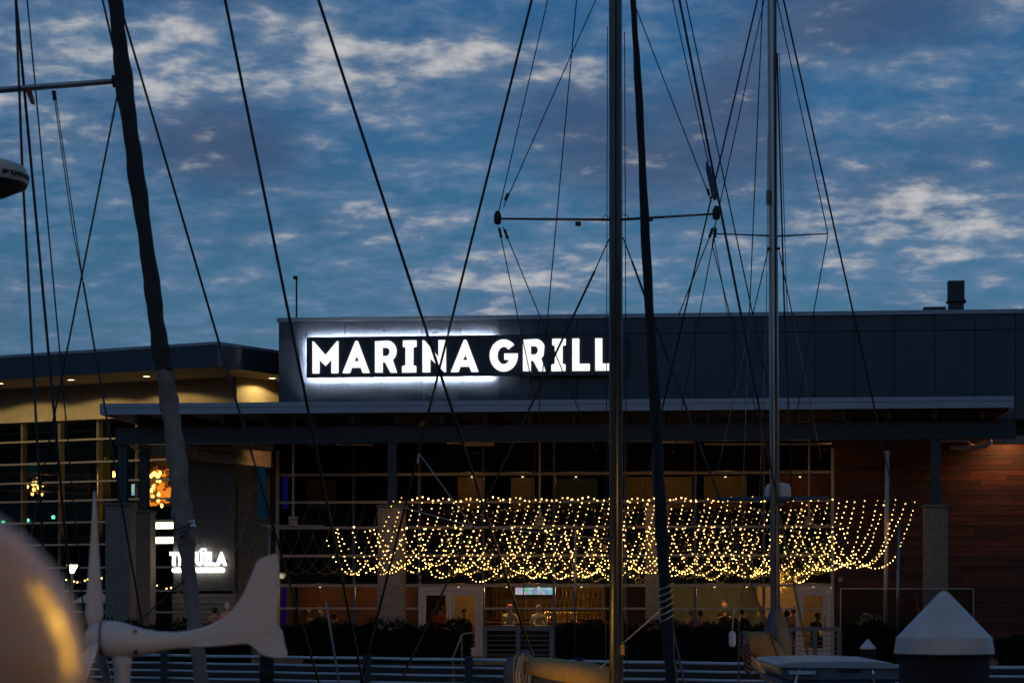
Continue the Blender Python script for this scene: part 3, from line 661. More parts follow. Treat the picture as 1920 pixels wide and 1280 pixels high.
# ------------------------------------------------------------------ string lights over the terrace
wire_me = {}
def strand(pts, lit, lab, grp, gap=.2, wr=.0045, br=.0165):
    q = tag(empty('string_light', MAIN), lab, 'string light', grp)
    MB().tube(pts, wr, 4, False).build('wire', 'wire' if lit else 'wire_steel', q)
    mb = MB(); acc = random.uniform(0, gap); nx = acc; run = 0
    for i in range(len(pts) - 1):
        a, b = Vector(pts[i]), Vector(pts[i + 1]); l = (b - a).length
        while nx < run + l:
            p = a.lerp(b, (nx - run) / l)
            if random.random() > .05:
                mb.ball(p + Vector((random.uniform(-.02, .02), random.uniform(-.02, .02), -.03)), br * random.uniform(.75, 1.12), 6, 4)
            nx += gap * random.uniform(.8, 1.2)
        run += l
    o = mb.build('bulbs', 'bulb' if lit else 'bulb_off', q, True); o['kind'] = 'stuff'
    return q
random.seed(21)
px = 737.0; n = 0
while px < 1731:
    a = A(px, random.uniform(928, 938), .88); b = A(px - 131 + random.uniform(-9, 9), random.uniform(987, 996), -2.5)
    sag = random.uniform(1.55, 1.90) - (.30 if px > 1600 else 0) * (px - 1600) / 130
    sk = random.uniform(-.07, .05)
    pts = []
    for i in range(29):
        t = i / 28; p = Vector(a).lerp(Vector(b), t); tt = t + sk * math.sin(math.pi * t)
        p.z -= sag * (1 - abs(2 * tt - 1) ** 2.3); p.x += .05 * math.sin(t * 9 + px); pts.append(p)
    strand(pts, True, 'glowing warm string light sagging from canopy beam to the front poles', 'string lights draped under the canopy', gap=random.uniform(.15, .19))
    px += random.uniform(15.5, 21); n += 1
for v, y0, p0, p1, lab in ((1.05, 934, 737, 1562, 'glowing string light running level along the canopy beam'), (-2.5, 990, 604, 1500, 'sparse glowing string light running level between the thin front poles')):
    pts = []; m = 90
    for i in range(m + 1):
        q_ = p0 + (p1 - p0) * i / m; p = A(q_, y0, v); p.z += .05 * math.sin(i * 1.3) + .03 * math.sin(i * .37); pts.append(p)
    strand(pts, True, lab, None, gap=.5 if v < 0 else .17, br=.024)
for px in range(470, 720, 27):
    a = A(px, 938, .88); b = A(px - 130, 990, -2.5); pts = []
    for i in range(21):
        t = i / 20; p = Vector(a).lerp(Vector(b), t); p.z -= 1.75 * (1 - abs(2 * t - 1) ** 2.3); pts.append(p)
    strand(pts, False, 'unlit grey string light sagging in the dark beside the lit ones', 'unlit string lights', gap=.3, wr=.005, br=.014)
# small fairy lights by the corner building
for pts_, lab in (([(120, 1084), (150, 1090), (165, 1084), (190, 1081), (205, 1090)], 'short fairy light chain by the street lamp'), ([(285, 1093), (300, 1096), (312, 1101), (328, 1098)], 'short fairy light chain below the grey wall sign')):
    fine_ = []
    P_ = [A(x, y, 3.0) for x, y in pts_]
    for i in range(len(P_) - 1): fine_ += [P_[i].lerp(P_[i + 1], t / 6) for t in range(6)]
    strand(fine_ + [P_[-1]], True, lab, None, gap=.14, br=.026)
# ceiling fans on long rods
for px in (550, 1012, 1517):
    p = A(px, 985, 3.4); q = tag(empty('ceiling_fan', MAIN, (p.x, 3.4, p.z)), 'ceiling fan with flat blades on a long rod under the canopy', 'ceiling fan', 'ceiling fans under the canopy')
    MB().tube([(0, 0, .25), (0, 0, can_b - p.z)], .032, 8).build('rod', 'mullion', q)
    MB().lathe([(.05, .3), (.16, .28), (.17, .22), (.10, .2), (.14, .16), (.14, 0), (.05, -.05)], 14).build('motor', 'sand_wall', q, 'auto')
    for k_ in range(4):
        b = MB().poly([[(.12, -.05), (.3, -.07), (.95, -.08), (.98, 0), (.95, .08), (.3, .07), (.12, .05)]], -.012, .012).build('blade', 'mullion', q)
        b.rotation_euler = (R(90), 0, 0); b.rotation_mode = 'XYZ'
        b.matrix_local = Matrix.Rotation(R(90 * k_ + 8), 4, 'Z') @ Matrix.Rotation(R(84), 4, 'X')
# slim poles on the terrace
for p0, y0, p1, y1, v, r_, lab in ((1664, 847, 1659, 1180, .6, .065, 'thick pale pole standing before the timber wall'), (1685, 985, 1682, 1190, -2.5, .04, 'thin bluish pole beside the thick pale pole'), (1079, 985, 1077, 1246, -2.5, .028, 'thin greenish pole standing before the bar windows'), (505, 988, 505, 1200, -2.5, .035, 'short thin post beside the dark recess')):
    a = A(p0, y0, v); q = tag(empty('terrace_pole', MAIN, (a.x, v, 0)), lab, 'pole')
    MB().tube([(A(p1, y1, v).x - a.x, 0, 0), (0, 0, a.z)], r_, 10).build('shaft', 'mullion' if r_ > .05 else 'wire_steel', q, True)
    MB().lathe([(r_ * 1.5, a.z - .03), (r_ * 1.6, a.z), (r_ * .6, a.z + .04)], 10).build('cap', 'mullion', q)
    MB().lathe([(r_ * 2.4, 0), (r_ * 2.4, .03), (r_ * 1.1, .05)], 10, c=(A(p1, y1, v).x - a.x, 0, 0)).build('base_plate', 'dark_steel', q)
# glass windscreen frame near the timber wall
ws = tag(empty('windscreen', MAIN), 'low glass windscreen with thin metal edge before the timber wall', 'windscreen')
a, b = A(1575, 1102, -.5), A(1826, 1102, -.5)
MB().box(a.x, b.x, -.5, -.47, a.z - .03, a.z).box(b.x - .03, b.x, -.5, -.47, .02, a.z - .031).box(a.x, a.x + .03, -.5, -.47, .02, a.z - .031).build('edge', 'mullion', ws)
MB().box(a.x + .031, b.x - .031, -.49, -.48, .02, a.z - .031).build('pane', 'glass', ws)
MB().box(A(1572, 1086, 5.9).x, A(1580, 1086, 5.9).x, 5.93, 5.98, A(1576, 1090, 5.9).z, A(1576, 1081, 5.9).z).build('wall_notice', 'sand_wall', wa)
# terrace railings
for p0, p1, lab in ((905, 1038, 'terrace railing with wood top and thin bars below the bar'), (1478, 1578, 'terrace railing with wood top and thin bars below the single door')):
    q = tag(empty('terrace_railing', MAIN), lab, 'railing'); a, b = A(p0, 1175, -2.7).x, A(p1, 1175, -2.7).x; zt = A(960, 1174, -2.7).z
    MB().box(a, b, -2.75, -2.62, zt - .12, zt).build('top_rail', 'rail_wood', q)
    m = 3
    for i in range(m):
        x = a + (b - a - .12) * i / (m - 1); MB().box(x, x + .12, -2.74, -2.64, 0, zt - .122).build('post', 'rail_wood', q)
    for i in range(7): MB().tube([(a, -2.62, zt - .26 - i * .14), (b, -2.62, zt - .26 - i * .14)], .016, 6).build('bar', 'rail_wood', q)
q = tag(empty('stair_handrail', MAIN), 'pinkish metal handrail sloping down the terrace steps', 'handrail')
MB().tube([A(846, 1240, -4.2), A(866, 1190, -3.0), A(872, 1187, -2.9), A(890, 1186, -2.8)], .03, 8).build('rail', 'rail_wood', q, True)
for px, y, v in ((866, 1191, -2.9), (850, 1232, -3.9)):
    p = A(px, y, v); MB().tube([(p.x, v, -.5), p], .025, 8).build('post', 'rail_wood', q)
for i in range(4):
    z_ = -.5 + .125 * i; st = MB().box(A(845, 1240, -3).x, A(960, 1240, -3).x, -3.9 + .3 * i, -3.003, -.5 + .125 * i + .002, -.5 + .125 * (i + 1)).build('step', 'deck_wood', None)
    MAIN.place(st); tag(st, 'wide wooden step up to the restaurant terrace', 'step', 'terrace steps')
# hedges
def hedge(frame, p0, p1, v, ytop, lab, n, dep=.7):
    a, b = frame.at(p0, 1200, v).x, frame.at(p1, 1200, v).x; zt = frame.at((p0 + p1) / 2, ytop, v).z
    q = tag(empty('hedge', frame), lab, 'hedge'); mb = MB(); random.seed(n)
    for i in range(n):
        x = random.uniform(a, b); z_ = random.uniform(.05, 1) ** .6 * (zt + .08 * math.sin(x * 3.1) + .06 * math.sin(x * 7.7) + .1 * random.random() ** 3); y = v + dep * random.choice((0, .05, .12, .3, .6, 1)) * random.uniform(.5, 1)
        s = random.uniform(.03, .07); d = Vector((random.gauss(0, 1), random.gauss(0, 1), random.gauss(0, 1))).normalized(); e = d.orthogonal().normalized() * s * .5; d *= s
        c = Vector((x, y, z_)); k_ = len(mb.v); mb.v += [tuple(c - d), tuple(c + e), tuple(c + d), tuple(c - e)]; mb.f.append((k_, k_ + 1, k_ + 2, k_ + 3))
    me = bpy.data.meshes.new('foliage'); me.from_pydata(mb.v, [], mb.f); me.materials.append(MATS['leaf'])
    o = bpy.data.objects.new('foliage', me); COL.objects.link(o); o.parent = q
    MB().box(a + .1, b - .1, v + .2, v + dep * .8, 0, zt * .82).build('core', 'leaf', q)
hedge(MAIN, 560, 884, -2.0, 1168, 'dark clipped hedge below the brick partition windows', 6000)
hedge(MAIN, 1040, 1476, -2.0, 1169, 'long dark clipped hedge between the two terrace railings', 8000)
hedge(MAIN, 1580, 1700, -2.0, 1172, 'short dark hedge beside the timber wall', 3500)
hedge(MAIN, 1868, 1990, -2.0, 1200, 'low dark hedge beyond the large piling', 2500)
hedge(MAIN, 60, 470, -2.0, 1168, 'dark clipped hedge under the corner building', 7000)
q = tag(empty('leafy_shrub', MAIN), 'rounded leafy shrub catching warm light by the timber wall', 'shrub')
random.seed(3); mb = MB(); c0 = A(1632, 1165, -1.0)
for i in range(1500):
    d0 = Vector((random.gauss(0, 1), random.gauss(0, 1), random.gauss(0, 1))).normalized() * random.uniform(.3, 1) ; c = Vector((c0.x + d0.x * .55, -1 + d0.y * .5, .85 + d0.z * .65))
    s = random.uniform(.04, .08); d = Vector((random.gauss(0, 1), random.gauss(0, 1), random.gauss(0, 1))).normalized(); e = d.orthogonal().normalized() * s * .5; d *= s
    k_ = len(mb.v); mb.v += [tuple(c - d), tuple(c + e), tuple(c + d), tuple(c - e)]; mb.f.append((k_, k_ + 1, k_ + 2, k_ + 3))
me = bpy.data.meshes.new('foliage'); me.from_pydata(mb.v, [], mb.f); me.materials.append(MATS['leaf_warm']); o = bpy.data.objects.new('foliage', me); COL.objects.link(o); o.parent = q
MB().tube([(c0.x, -1, 0), (c0.x + .03, -1, .6)], [.05, .02], 7).build('stem', 'pile_wood', q)
# ------------------------------------------------------------------ promenade railing, street lamp, umbrella
q = tag(empty('promenade_railing', PROM), 'long promenade railing of pale horizontal pipes along the quay', 'railing')
P = PROM.at; ztop = P(960, 1237, 0).z
u0, u1 = P(-60, 1237, 0).x, P(1990, 1237, 0).x
posts = [P(p, 1237, 0).x for p in (-40, 110, 309, 497, 689, 880, 1087, 1262, 1450, 1640, 1800, 1935)]
for i in range(5):
    zz = ztop - .185 * i
    for a, b in zip([u0] + posts, posts + [u1]):
        MB().tube([(a + .05, 0, zz), ((a + b) / 2, 0, zz - .008), (b - .05, 0, zz)], .034 if i == 0 else .028, 8, True).build('rail', 'rail_paint', q, True)
for x in posts:
    MB().box(x - .085, x + .085, -.08, .08, -.5, ztop + .08).build('post', 'post_dark', q, bev=.02)
p = pix(135, 1064, 66); sl = tag(empty('street_lamp', None, (p.x, p.y, -.5)), 'black promenade street lamp with a bright flared lantern', 'street lamp')
hz = p.z + .5
MB().tube([(0, 0, 0), (0, 0, .5), (0, 0, hz - .15)], [.07, .045, .04], 10).build('pole', 'rubber', sl, True)
MB().lathe([(.05, hz - .14), (.16, hz + .08)], 8).build('lantern_glass', 'lantern', sl)
for k_ in range(4):
    a = k_ * math.pi / 2 + .5; MB().tube([(.055 * math.cos(a), .055 * math.sin(a), hz - .14), (.17 * math.cos(a), .17 * math.sin(a), hz + .08)], .012, 5).build('lantern_bar', 'rubber', sl)
MB().lathe([(.19, hz + .08), (.10, hz + .13), (.02, hz + .15)], 12).build('lantern_cap', 'rubber', sl)
for s in (-1, 1): MB().tube([(.02 * s, 0, hz - .5), (.13 * s, 0, hz - .36)], .02, 6).build('arm', 'stainless', sl)
lamp('lantern_light', 'POINT', (0, 0, hz - .02), 6, (1, .75, .4), sl, shadow_soft_size=.12)
p = A(178, 1104, 1.8); um = tag(empty('patio_umbrella', MAIN, (p.x, 1.8, 0)), 'pale patio umbrella lit warmly beside the double piers', 'umbrella')
MB().lathe([(.75, p.z - .42), (.02, p.z)], 8).build('umbrella_cover', 'umbrella', um); MB().tube([(0, 0, 0), (0, 0, p.z - .02)], .025, 8).build('pole', 'bar_wood', um)
lamp('umbrella_light', 'POINT', (0, -.2, p.z - .7), 4, WARM, um, shadow_soft_size=.05); MB().ball((0, -.2, p.z - .62), .04, 8, 6).build('bulb', 'tealight', um)
# ------------------------------------------------------------------ people
def person_mesh(name, lean=0.0, arm=0.0):
    V_ = dict(pelvis=((0, 0, .80), .155), waist=((0, .02 + lean * .3, .98), .145), chest=((0, .03 + lean, 1.18), .17), upper=((0, .02 + lean, 1.30), .145), neck=((0, -.01 + lean * 1.1, 1.40), .058),
              jaw=((0, -.035 + lean * 1.2, 1.48), .074), head=((0, -.02 + lean * 1.2, 1.57), .094), crown=((0, -.01 + lean * 1.2, 1.63), .068))
    E = ['pelvis-waist', 'waist-chest', 'chest-upper', 'upper-neck', 'neck-jaw', 'jaw-head', 'head-crown']
    for s, c in ((-1, 'l'), (1, 'r')):
        V_.update({c + 'sh': ((.185 * s, .03 + lean, 1.31), .072), c + 'el': ((.25 * s, -.06 + lean * .5 - arm * .1, 1.06), .05), c + 'wr': ((.16 * s, -.30 - arm * .1, 1.08 + arm * .1), .034),
                   c + 'ha': ((.12 * s, -.38 - arm * .1, 1.09 + arm * .1), .036), c + 'hip': ((.10 * s, -.06, .78), .11), c + 'kn': ((.13 * s, -.46, .78), .075), c + 'an': ((.13 * s, -.42, .36), .045), c + 'to': ((.13 * s, -.58, .31), .04)})
        E += [f'upper-{c}sh', f'{c}sh-{c}el', f'{c}el-{c}wr', f'{c}wr-{c}ha', f'pelvis-{c}hip', f'{c}hip-{c}kn', f'{c}kn-{c}an', f'{c}an-{c}to']
    keys = list(V_); me = bpy.data.meshes.new(name); me.from_pydata([V_[k_][0] for k_ in keys], [tuple(keys.index(q) for q in e.split('-')) for e in E], [])
    ob = bpy.data.objects.new(name, me); COL.objects.link(ob)
    ob.modifiers.new('skin', 'SKIN'); sv = me.skin_vertices[0].data
    for i, k_ in enumerate(keys): sv[i].radius = (V_[k_][1],) * 2
    sv[0].use_root = True
    md = ob.modifiers.new('sub', 'SUBSURF'); md.levels = 2; md.render_levels = 2
    bpy.context.view_layer.update(); dg = bpy.context.evaluated_depsgraph_get()
    out = bpy.data.meshes.new_from_object(ob.evaluated_get(dg)); bpy.data.objects.remove(ob); return out
BODY = [person_mesh('body', 0.0), person_mesh('body', -.10, .5)]
stool_me = None
def person(px, ytop, v, shirt, hair, label, kind=0, rot=0, frame=MAIN, seat=True, turn=None):
    c = frame.at(px, ytop, v); hgt = c.z - 1.70
    q = tag(empty('person', frame, (c.x, v, hgt)), label, 'person'); q.rotation_euler.z += R(rot)
    me = BODY[kind].copy()
    for m_ in ('shirt_' + shirt, 'skin', 'trousers'): me.materials.append(MATS[m_])
    for p in me.polygons:
        p.use_smooth = True; z_ = p.center.z; fy = p.center.y
        p.material_index = 1 if z_ > 1.385 or (fy < -.20 and z_ > .95) else (2 if z_ < .86 else 0)
    o = bpy.data.objects.new('body', me); COL.objects.link(o); o.parent = q
    ln = (0, -.12)[kind]
    hb = MB().ball((0, .015 + ln, 1.60), .112, 14, 10, (.92, 1.0, 1.02)); hb.v = [(x, y, max(z, 1.50 if y > ln else 1.60 + (ln - y) * .3)) for x, y, z in hb.v]
    hb.build('hair', 'hair_' + hair, q, True)
    for sx in (-1, 1):
        MB().ball((sx * .093, -.015 + ln, 1.55), .024, 6, 5, (.5, 1, 1.3)).build('ear', 'skin', q, True)
    MB().ball((0, -.115 + ln, 1.535), .018, 6, 5, (.8, 1, 1.5)).build('nose', 'skin', q, True)
    for sx in (-1, 1): MB().ball((sx * .035, -.105 + ln, 1.565), .010, 6, 5).build('eye', 'hair_dark', q, True)
    MB().ball((0, -.105 + ln, 1.49), .02, 6, 4, (1.2, .4, .35)).build('mouth', 'hair_red', q, True)
    if seat:
        st = tag(empty('bar_stool', frame, (c.x, v, 0)), 'dark round bar stool under the person, ' + label.split(' person')[0].split(' sit')[0][:40], 'stool', 'bar stools in the restaurant')
        st['label'] = 'dark bar stool under the ' + ' '.join(label.split()[:6])
        sz = hgt + .66
        MB().lathe([(.16, sz - .06), (.19, sz - .05), (.19, sz), (.15, sz + .015)], 14).build('seat', 'bar_wood', st, True)
        for k_ in range(4):
            a = k_ * math.pi / 2 + .78; MB().tube([(.1 * math.cos(a), .1 * math.sin(a), sz - .06), (.2 * math.cos(a), .2 * math.sin(a), .012)], .016, 6).build('leg', 'rubber', st)
    return q
person(826, 1134, 7.4, 'orange', 'dark', 'person in a bright orange shirt behind the double doors', 0, 190)
person(956, 1132, 8.6, 'white', 'red', 'person with reddish hair in a white shirt at the bar', 0, 180)
person(1010, 1133, 8.7, 'white', 'grey', 'person with pale hair in a white shirt under the television', 0, 180)
person(868, 1141, 8.2, 'dark', 'dark', 'person in dark clothes behind the open half of the double doors', 1, 30)
person(1296, 1140, 7.4, 'tan', 'blond', 'person with blond hair in a tan top beside the dark mullion', 0, 120)
person(1313, 1143, 7.5, 'rose', 'dark', 'person in a rose top beside the dark mullion', 0, 200)
person(1357, 1124, 9.4, 'dark', 'dark', 'person in black standing tall before the greenish wall', 1, 10, seat=False)
person(1392, 1139, 8.0, 'dark', 'dark', 'person in black seated by the flag', 0, 160)
person(1427, 1136, 7.4, 'cream', 'red', 'person with red hair in a cream top by the sail cover', 0, 150)
person(1455, 1139, 7.3, 'pink', 'dark', 'person in a pink top half behind the grey mast', 1, 60)
person(1475, 1143, 7.0, 'pink', 'dark', 'person with bare arms in a pink vest inside the single door', 0, 190)
person(1488, 1136, 7.8, 'rose', 'dark', 'person in rose behind the one in the pink vest', 0, 200)
person(1528, 1146, 7.6, 'dark', 'blond', 'person in dark clothes with fair hair by the single door edge', 1, 40)
person(576, 1141, 7.3, 'tan', 'blond', 'person with long blond hair before the brick partition', 0, 200)
person(601, 1145, 7.3, 'cream', 'grey', 'person in a cream top before the brick partition', 0, 170)
person(628, 1148, 7.5, 'dark', 'dark', 'person in black before the brick partition', 0, 150)
person(403, 1137, 3.2, 'tan', 'dark', 'person with dark hair in a tan patterned top below the grey wall', 0, 185)
person(427, 1130, 3.0, 'rose', 'grey', 'person with pale hair in a rose top below the grey wall', 0, 200)
tb = tag(empty('cafe_light', MAIN, (A(412, 1150, 2.2).x, 2.2, 0)), 'small table candle lamp beside the two diners below the grey wall', 'lamp')
MB().lathe([(.3, .70), (.3, .74), (.02, .74)], 16).build('table_top', 'bar_wood', tb); MB().tube([(0, 0, 0), (0, 0, .7)], .03, 8).build('leg', 'rubber', tb)
MB().lathe([(.04, .742), (.04, .86), (.02, .87)], 10).build('candle_glass', 'tealight', tb); lamp('candle_light', 'POINT', (0, 0, 1.05), 2.5, WARM, tb, shadow_soft_size=.05)

# ------------------------------------------------------------------ sailboats
def hull(q, stern, bow, beam, deck=-.35):
    s, b = Vector(stern), Vector(bow); ax = (b - s); ln = ax.length; ax.normalize(); sd_ = Vector((-ax.y, ax.x, 0))
    mb = MB(); n = 13; ring = 9
    for i in range(n):
        t = i / (n - 1); w_ = beam / 2 * (math.sin(math.pi * (.28 + .72 * t)) ** .7 if t < 1 else 0.0); w_ = max(w_, .03)
        sh_ = deck + .35 * (t - .4) ** 2; dr = .55 * math.sin(math.pi * min(1, .25 + .75 * t)) + .1
        for k_ in range(ring):
            a = math.pi * k_ / (ring - 1); c = s + ax * ln * t
            z_ = sh_ - (sh_ + 1.6 + dr) * math.sin(a) ** .8 if k_ not in (0, ring - 1) else sh_
            p = c + sd_ * w_ * math.cos(a); mb.v.append((p.x, p.y, z_))
    for i in range(n - 1):
        for k_ in range(ring - 1):
            a = i * ring + k_; mb.f.append((a, a + 1, a + ring + 1, a + ring))
        mb.f.append((i * ring, i * ring + ring, i * ring + 2 * ring - 1, i * ring + ring - 1))
    mb.f.append(tuple(range(ring)))
    h = mb.build('hull', 'gelcoat', q, True)
    c = s + ax * ln * .55; cb_ = MB().box(-ln * .2, ln * .18, -beam * .24, beam * .24, deck - .05, deck + .35).build('cabin', 'gelcoat', q, bev=.08)
    cb_.location = (c.x, c.y, 0); cb_.rotation_euler = (0, 0, math.atan2(ax.y, ax.x))
def line(q, a, b, d0, d1, w_, name='shroud', m='wire', n=6):
    p0, p1 = pix(a[0], a[1], d0), pix(b[0], b[1], d1)
    r0, r1 = w_ / 2 / F * d0, w_ / 2 / F * d1; r_ = (r0 + r1) / 2
    return MB().tube([p0, p1], r_, n).build(name, m, q, True)
def fit(q, a, b, d, r_, m='wire', name='fitting'):
    p0, p1 = pix(*a, d), pix(*b, d); t = (p1 - p0)
    return MB().tube([p0, p0 + t * .1, p0 + t * .3, p0 + t * .7, p0 + t * .9, p1], [r_ * .4, r_, r_ * .8, r_ * .8, r_, r_ * .4], 8).build(name, m, q, True)

# sailboat before the sign: tall dark mast
SA = tag(empty('sailboat'), 'sailboat with thick dark mast, long spreaders and tan covered boom before the sign', 'sailboat')
D = 31.0
hull(SA, (.7, 38.0, 0), (1.9, 26.0, 0), 3.4)
mtop, mbot = pix(1153, -611, D), pix(1156, 1360, D); mbot.z = -.35
def mast(q, top, bot, wpx, d, m):
    r_ = wpx / 2 / F * d; mb = MB(); n = 16
    for p, s in ((bot, 1), (bot.lerp(top, .5), 1), (bot.lerp(top, .93), .96), (top, .7)):
        for k_ in range(n):
            a = 2 * math.pi * k_ / n; mb.v.append((p.x + r_ * s * math.cos(a), p.y + r_ * s * 1.35 * math.sin(a), p.z))
    for i in range(3):
        for k_ in range(n): mb.f.append((i * n + k_, i * n + (k_ + 1) % n, i * n + n + (k_ + 1) % n, i * n + n + k_))
    mb.f.append(tuple(range(n))); mb.f.append(tuple(3 * n + k_ for k_ in range(n)))
    o = mb.build('mast', m, q, True)
    MB().box(-.012, .012, -r_ * 1.35 - .02, -r_ * 1.3, bot.z + .9, top.z - .5).build('sail_track', 'wire', o)
    o.children[0].location = (bot.x - r_ * .2, bot.y, 0); return o
ma = mast(SA, mtop, mbot, 25.5, D, 'alu_dark')
def spreader(q, root, tip, d0, d1, r_, m='alu_dark', endcap=True):
    a, b = pix(*root, d0), pix(*tip, d1)
    o = MB().tube([a, a.lerp(b, .5), b], [r_ * 1.15, r_, r_ * .85], 10, True, .6).build('spreader', m, q, True)
    if endcap: MB().tube([b + Vector((0, 0, -.075)), b + Vector((0, 0, -.05)), b + Vector((0, 0, .04)), b + Vector((0, 0, .10))], [.03, .05, .052, .025], 10).build('spreader_tip', 'rubber', o, True)
    return o
spreader(SA, (1150, 412), (933, 410), D, D + .4, .026); spreader(SA, (1160, 412), (1343, 401), D, D - .5, .026)
for px, y in ((1084, 416), (1219, 407)): MB().box(-.035, .035, -.04, .04, -.05, .0).build('deck_light', 'rubber', SA).location = pix(px, y, D)
MB().tube([pix(1128, 412, D - .1), pix(1135, 402, D - .1), pix(1143, 408, D - .1)], .006, 5).tube([pix(1166, 402, D - .1), pix(1176, 403, D - .1), pix(1180, 410, D - .1)], .006, 5).build('wire_loop', 'wire', SA)
lines_a = [((997, 0), (704, 1170), D - .2, 35.5, 5, 'backstay'), ((1153, -611), (997, 0), D, D - .2, 5, 'backstay'), ((704, 1170), (676, 1283), 35.5, 36, 5, 'backstay'),
 ((1027, 0), (935, 397), D, D + .4, 2.2, 'shroud'), ((1117, 0), (944, 388), D, D + .4, 2.2, 'shroud'), ((1150, -80), (1117, 0), D, D, 2.2, 'shroud'), ((1060, -150), (1027, 0), D, D, 2.2, 'shroud'),
 ((1081, 0), (1000, 890), D, D + 1, 2.4, 'halyard'), ((1135, -590), (1081, 0), D, D, 2.4, 'halyard'), ((1000, 890), (975, 1190), D + 1, D + 1.4, 2.2, 'halyard'),
 ((935, 425), (1000, 730), D + .4, D + .6, 2.2, 'shroud'), ((943, 425), (1118, 848), D + .4, D, 2.2, 'shroud'),
 ((1142, 448), (1115, 508), D, D, 2.6, 'shroud'), ((1115, 508), (754, 1270), D, D + 1.5, 4.6, 'shroud'), ((1168, 445), (1185, 490), D, D, 2.6, 'shroud'), ((1185, 490), (1478, 1283), D, D - 1.5, 4.6, 'shroud'),
 ((1153, -611), (1274, 0), D, D - .6, 5, 'shroud'), ((1274, 0), (1525, 1283), D - .6, D - 2.2, 5, 'shroud'),
 ((1153, -500), (1261, 0), D, D - .4, 2.2, 'shroud'), ((1261, 0), (1328, 305), D - .4, D - .5, 2.2, 'shroud'),
 ((1192, 15), (1334, 378), D, D - .5, 2.2, 'shroud'), ((1165, -60), (1192, 15), D, D, 2.2, 'shroud'), ((1286, 0), (1412, 592), D - .4, D - 1, 2.6, 'stay'), ((1155, -600), (1286, 0), D, D - .4, 2.6, 'stay'), ((1412, 592), (1440, 720), D - 1, D - 1.1, 2.4, 'stay'),
 ((1336, 461), (1311, 592), D - .5, D - .4, 2.2, 'shroud'), ((1311, 592), (1262, 850), D - .4, D, 2, 'shroud'), ((1336, 461), (1369, 592), D - .5, D - .6, 2.2, 'shroud'), ((1369, 592), (1440, 850), D - .6, D - .8, 2, 'shroud'), ((1341, 425), (1336, 461), D - .5, D - .5, 4, 'shroud'),
 ((1338, 425), (1272, 592), D - .5, D, 2.4, 'shroud'), ((1139, 50), (1136, 1240), D - .3, D - .3, 1.8, 'halyard'), ((1171, 60), (1176, 1270), D - .3, D - .3, 2, 'halyard'),
 ((1168, 1205), (1256, 1128), D - .3, D - 1.4, 3, 'line'), ((1121, 1255), (1142, 1237), D - .2, D - .2, 2.5, 'line')]
lines_a += [((786, 850), (885, 986), D + .5, D, 2, 'line'), ((757, 951), (885, 986), D + 1, D, 2, 'line'), ((783, 868), (786, 850), D + .5, D + .5, 4, 'line'), ((885, 986), (1142, 1010), D, D - .1, 1.6, 'line')]
for a, b, d0, d1, w_, nm in lines_a: line(SA, a, b, d0, d1, w_, nm, 'wire' if nm != 'line' else 'rope_light')
for a, b, d in (((936, 428), (940, 446), D + .4), ((946, 430), (952, 448), D + .4), ((947, 376), (953, 362), D + .4), ((1336, 428), (1330, 446), D - .5), ((1342, 428), (1340, 446), D - .5), ((1330, 366), (1326, 354), D - .5)): fit(SA, a, b, d, .022, 'wire', 'turnbuckle')
rf = MB().tube([pix(1325, 303, D - .5), pix(1327, 312, D - .5), pix(1327.5, 314, D - .5), pix(1339, 366, D - .5), pix(1339.5, 369, D - .5), pix(1341, 375, D - .5)], [.012, .022, .034, .034, .03, .02], 12).build('radar_reflector', 'canvas_blue', SA, True)
# furled headsail, lumpy where the cloth is rolled
def furled(q, pts, ds, ws, m, seed, twist=26):
    random.seed(seed); mb = MB(); n = 14; P_ = [pix(x, y, d) for (x, y), d in zip(pts, ds)]; out = []; rad = []
    for i in range(len(P_) - 1):
        for k_ in range(14):
            t = k_ / 14; out.append(P_[i].lerp(P_[i + 1], t)); rad.append((ws[i] * (1 - t) + ws[i + 1] * t) / 2 / F * (ds[i] * (1 - t) + ds[i + 1] * t))
    out.append(P_[-1]); rad.append(ws[-1] / 2 / F * ds[-1])
    for i, p in enumerate(out):
        t = (out[min(i + 1, len(out) - 1)] - out[max(i - 1, 0)]).normalized(); x = Vector((0, 1, 0)); x = (x - t * x.dot(t)).normalized(); y = t.cross(x)
        for k_ in range(n):
            a = 2 * math.pi * k_ / n; r_ = rad[i] * (1 + .09 * math.sin(a * 2 + i * .42) + .05 * math.sin(a + i * 1.1 + seed) + .03 * math.sin(a * 5 - i * .6))
            mb.v.append(tuple(p + (x * math.cos(a) + y * math.sin(a)) * r_))
    for i in range(len(out) - 1):
        for k_ in range(n): mb.f.append((i * n + k_, i * n + (k_ + 1) % n, i * n + n + (k_ + 1) % n, i * n + n + k_))
    mb.f.append(tuple(range(n))); mb.f.append(tuple((len(out) - 1) * n + k_ for k_ in range(n)))
    return mb.build('furled_sail', m, q, True)
furled(SA, [(1153, -611), (1187, 0), (1199, 200), (1212, 480), (1228, 760), (1241, 1000), (1250, 1150), (1259, 1285), (1262, 1330)], [D, 29.6, 29, 28.2, 27.6, 27, 26.7, 26.3, 26.1], [8, 11, 14, 17, 20, 23, 23, 22, 14], 'sail_dark', 2)
line(SA, (1256, 1150), (1284, 1283), 26.7, 26.4, 4, 'halyard', 'rope_blue')
for i in range(6):
    y = 1100 + i * 12; MB().tube([pix(1232 + i, y + 6, 26.6), pix(1250, y, 26.5), pix(1263, y - 8, 26.6)], .006, 5).build('furling_line', 'rope_light', SA)
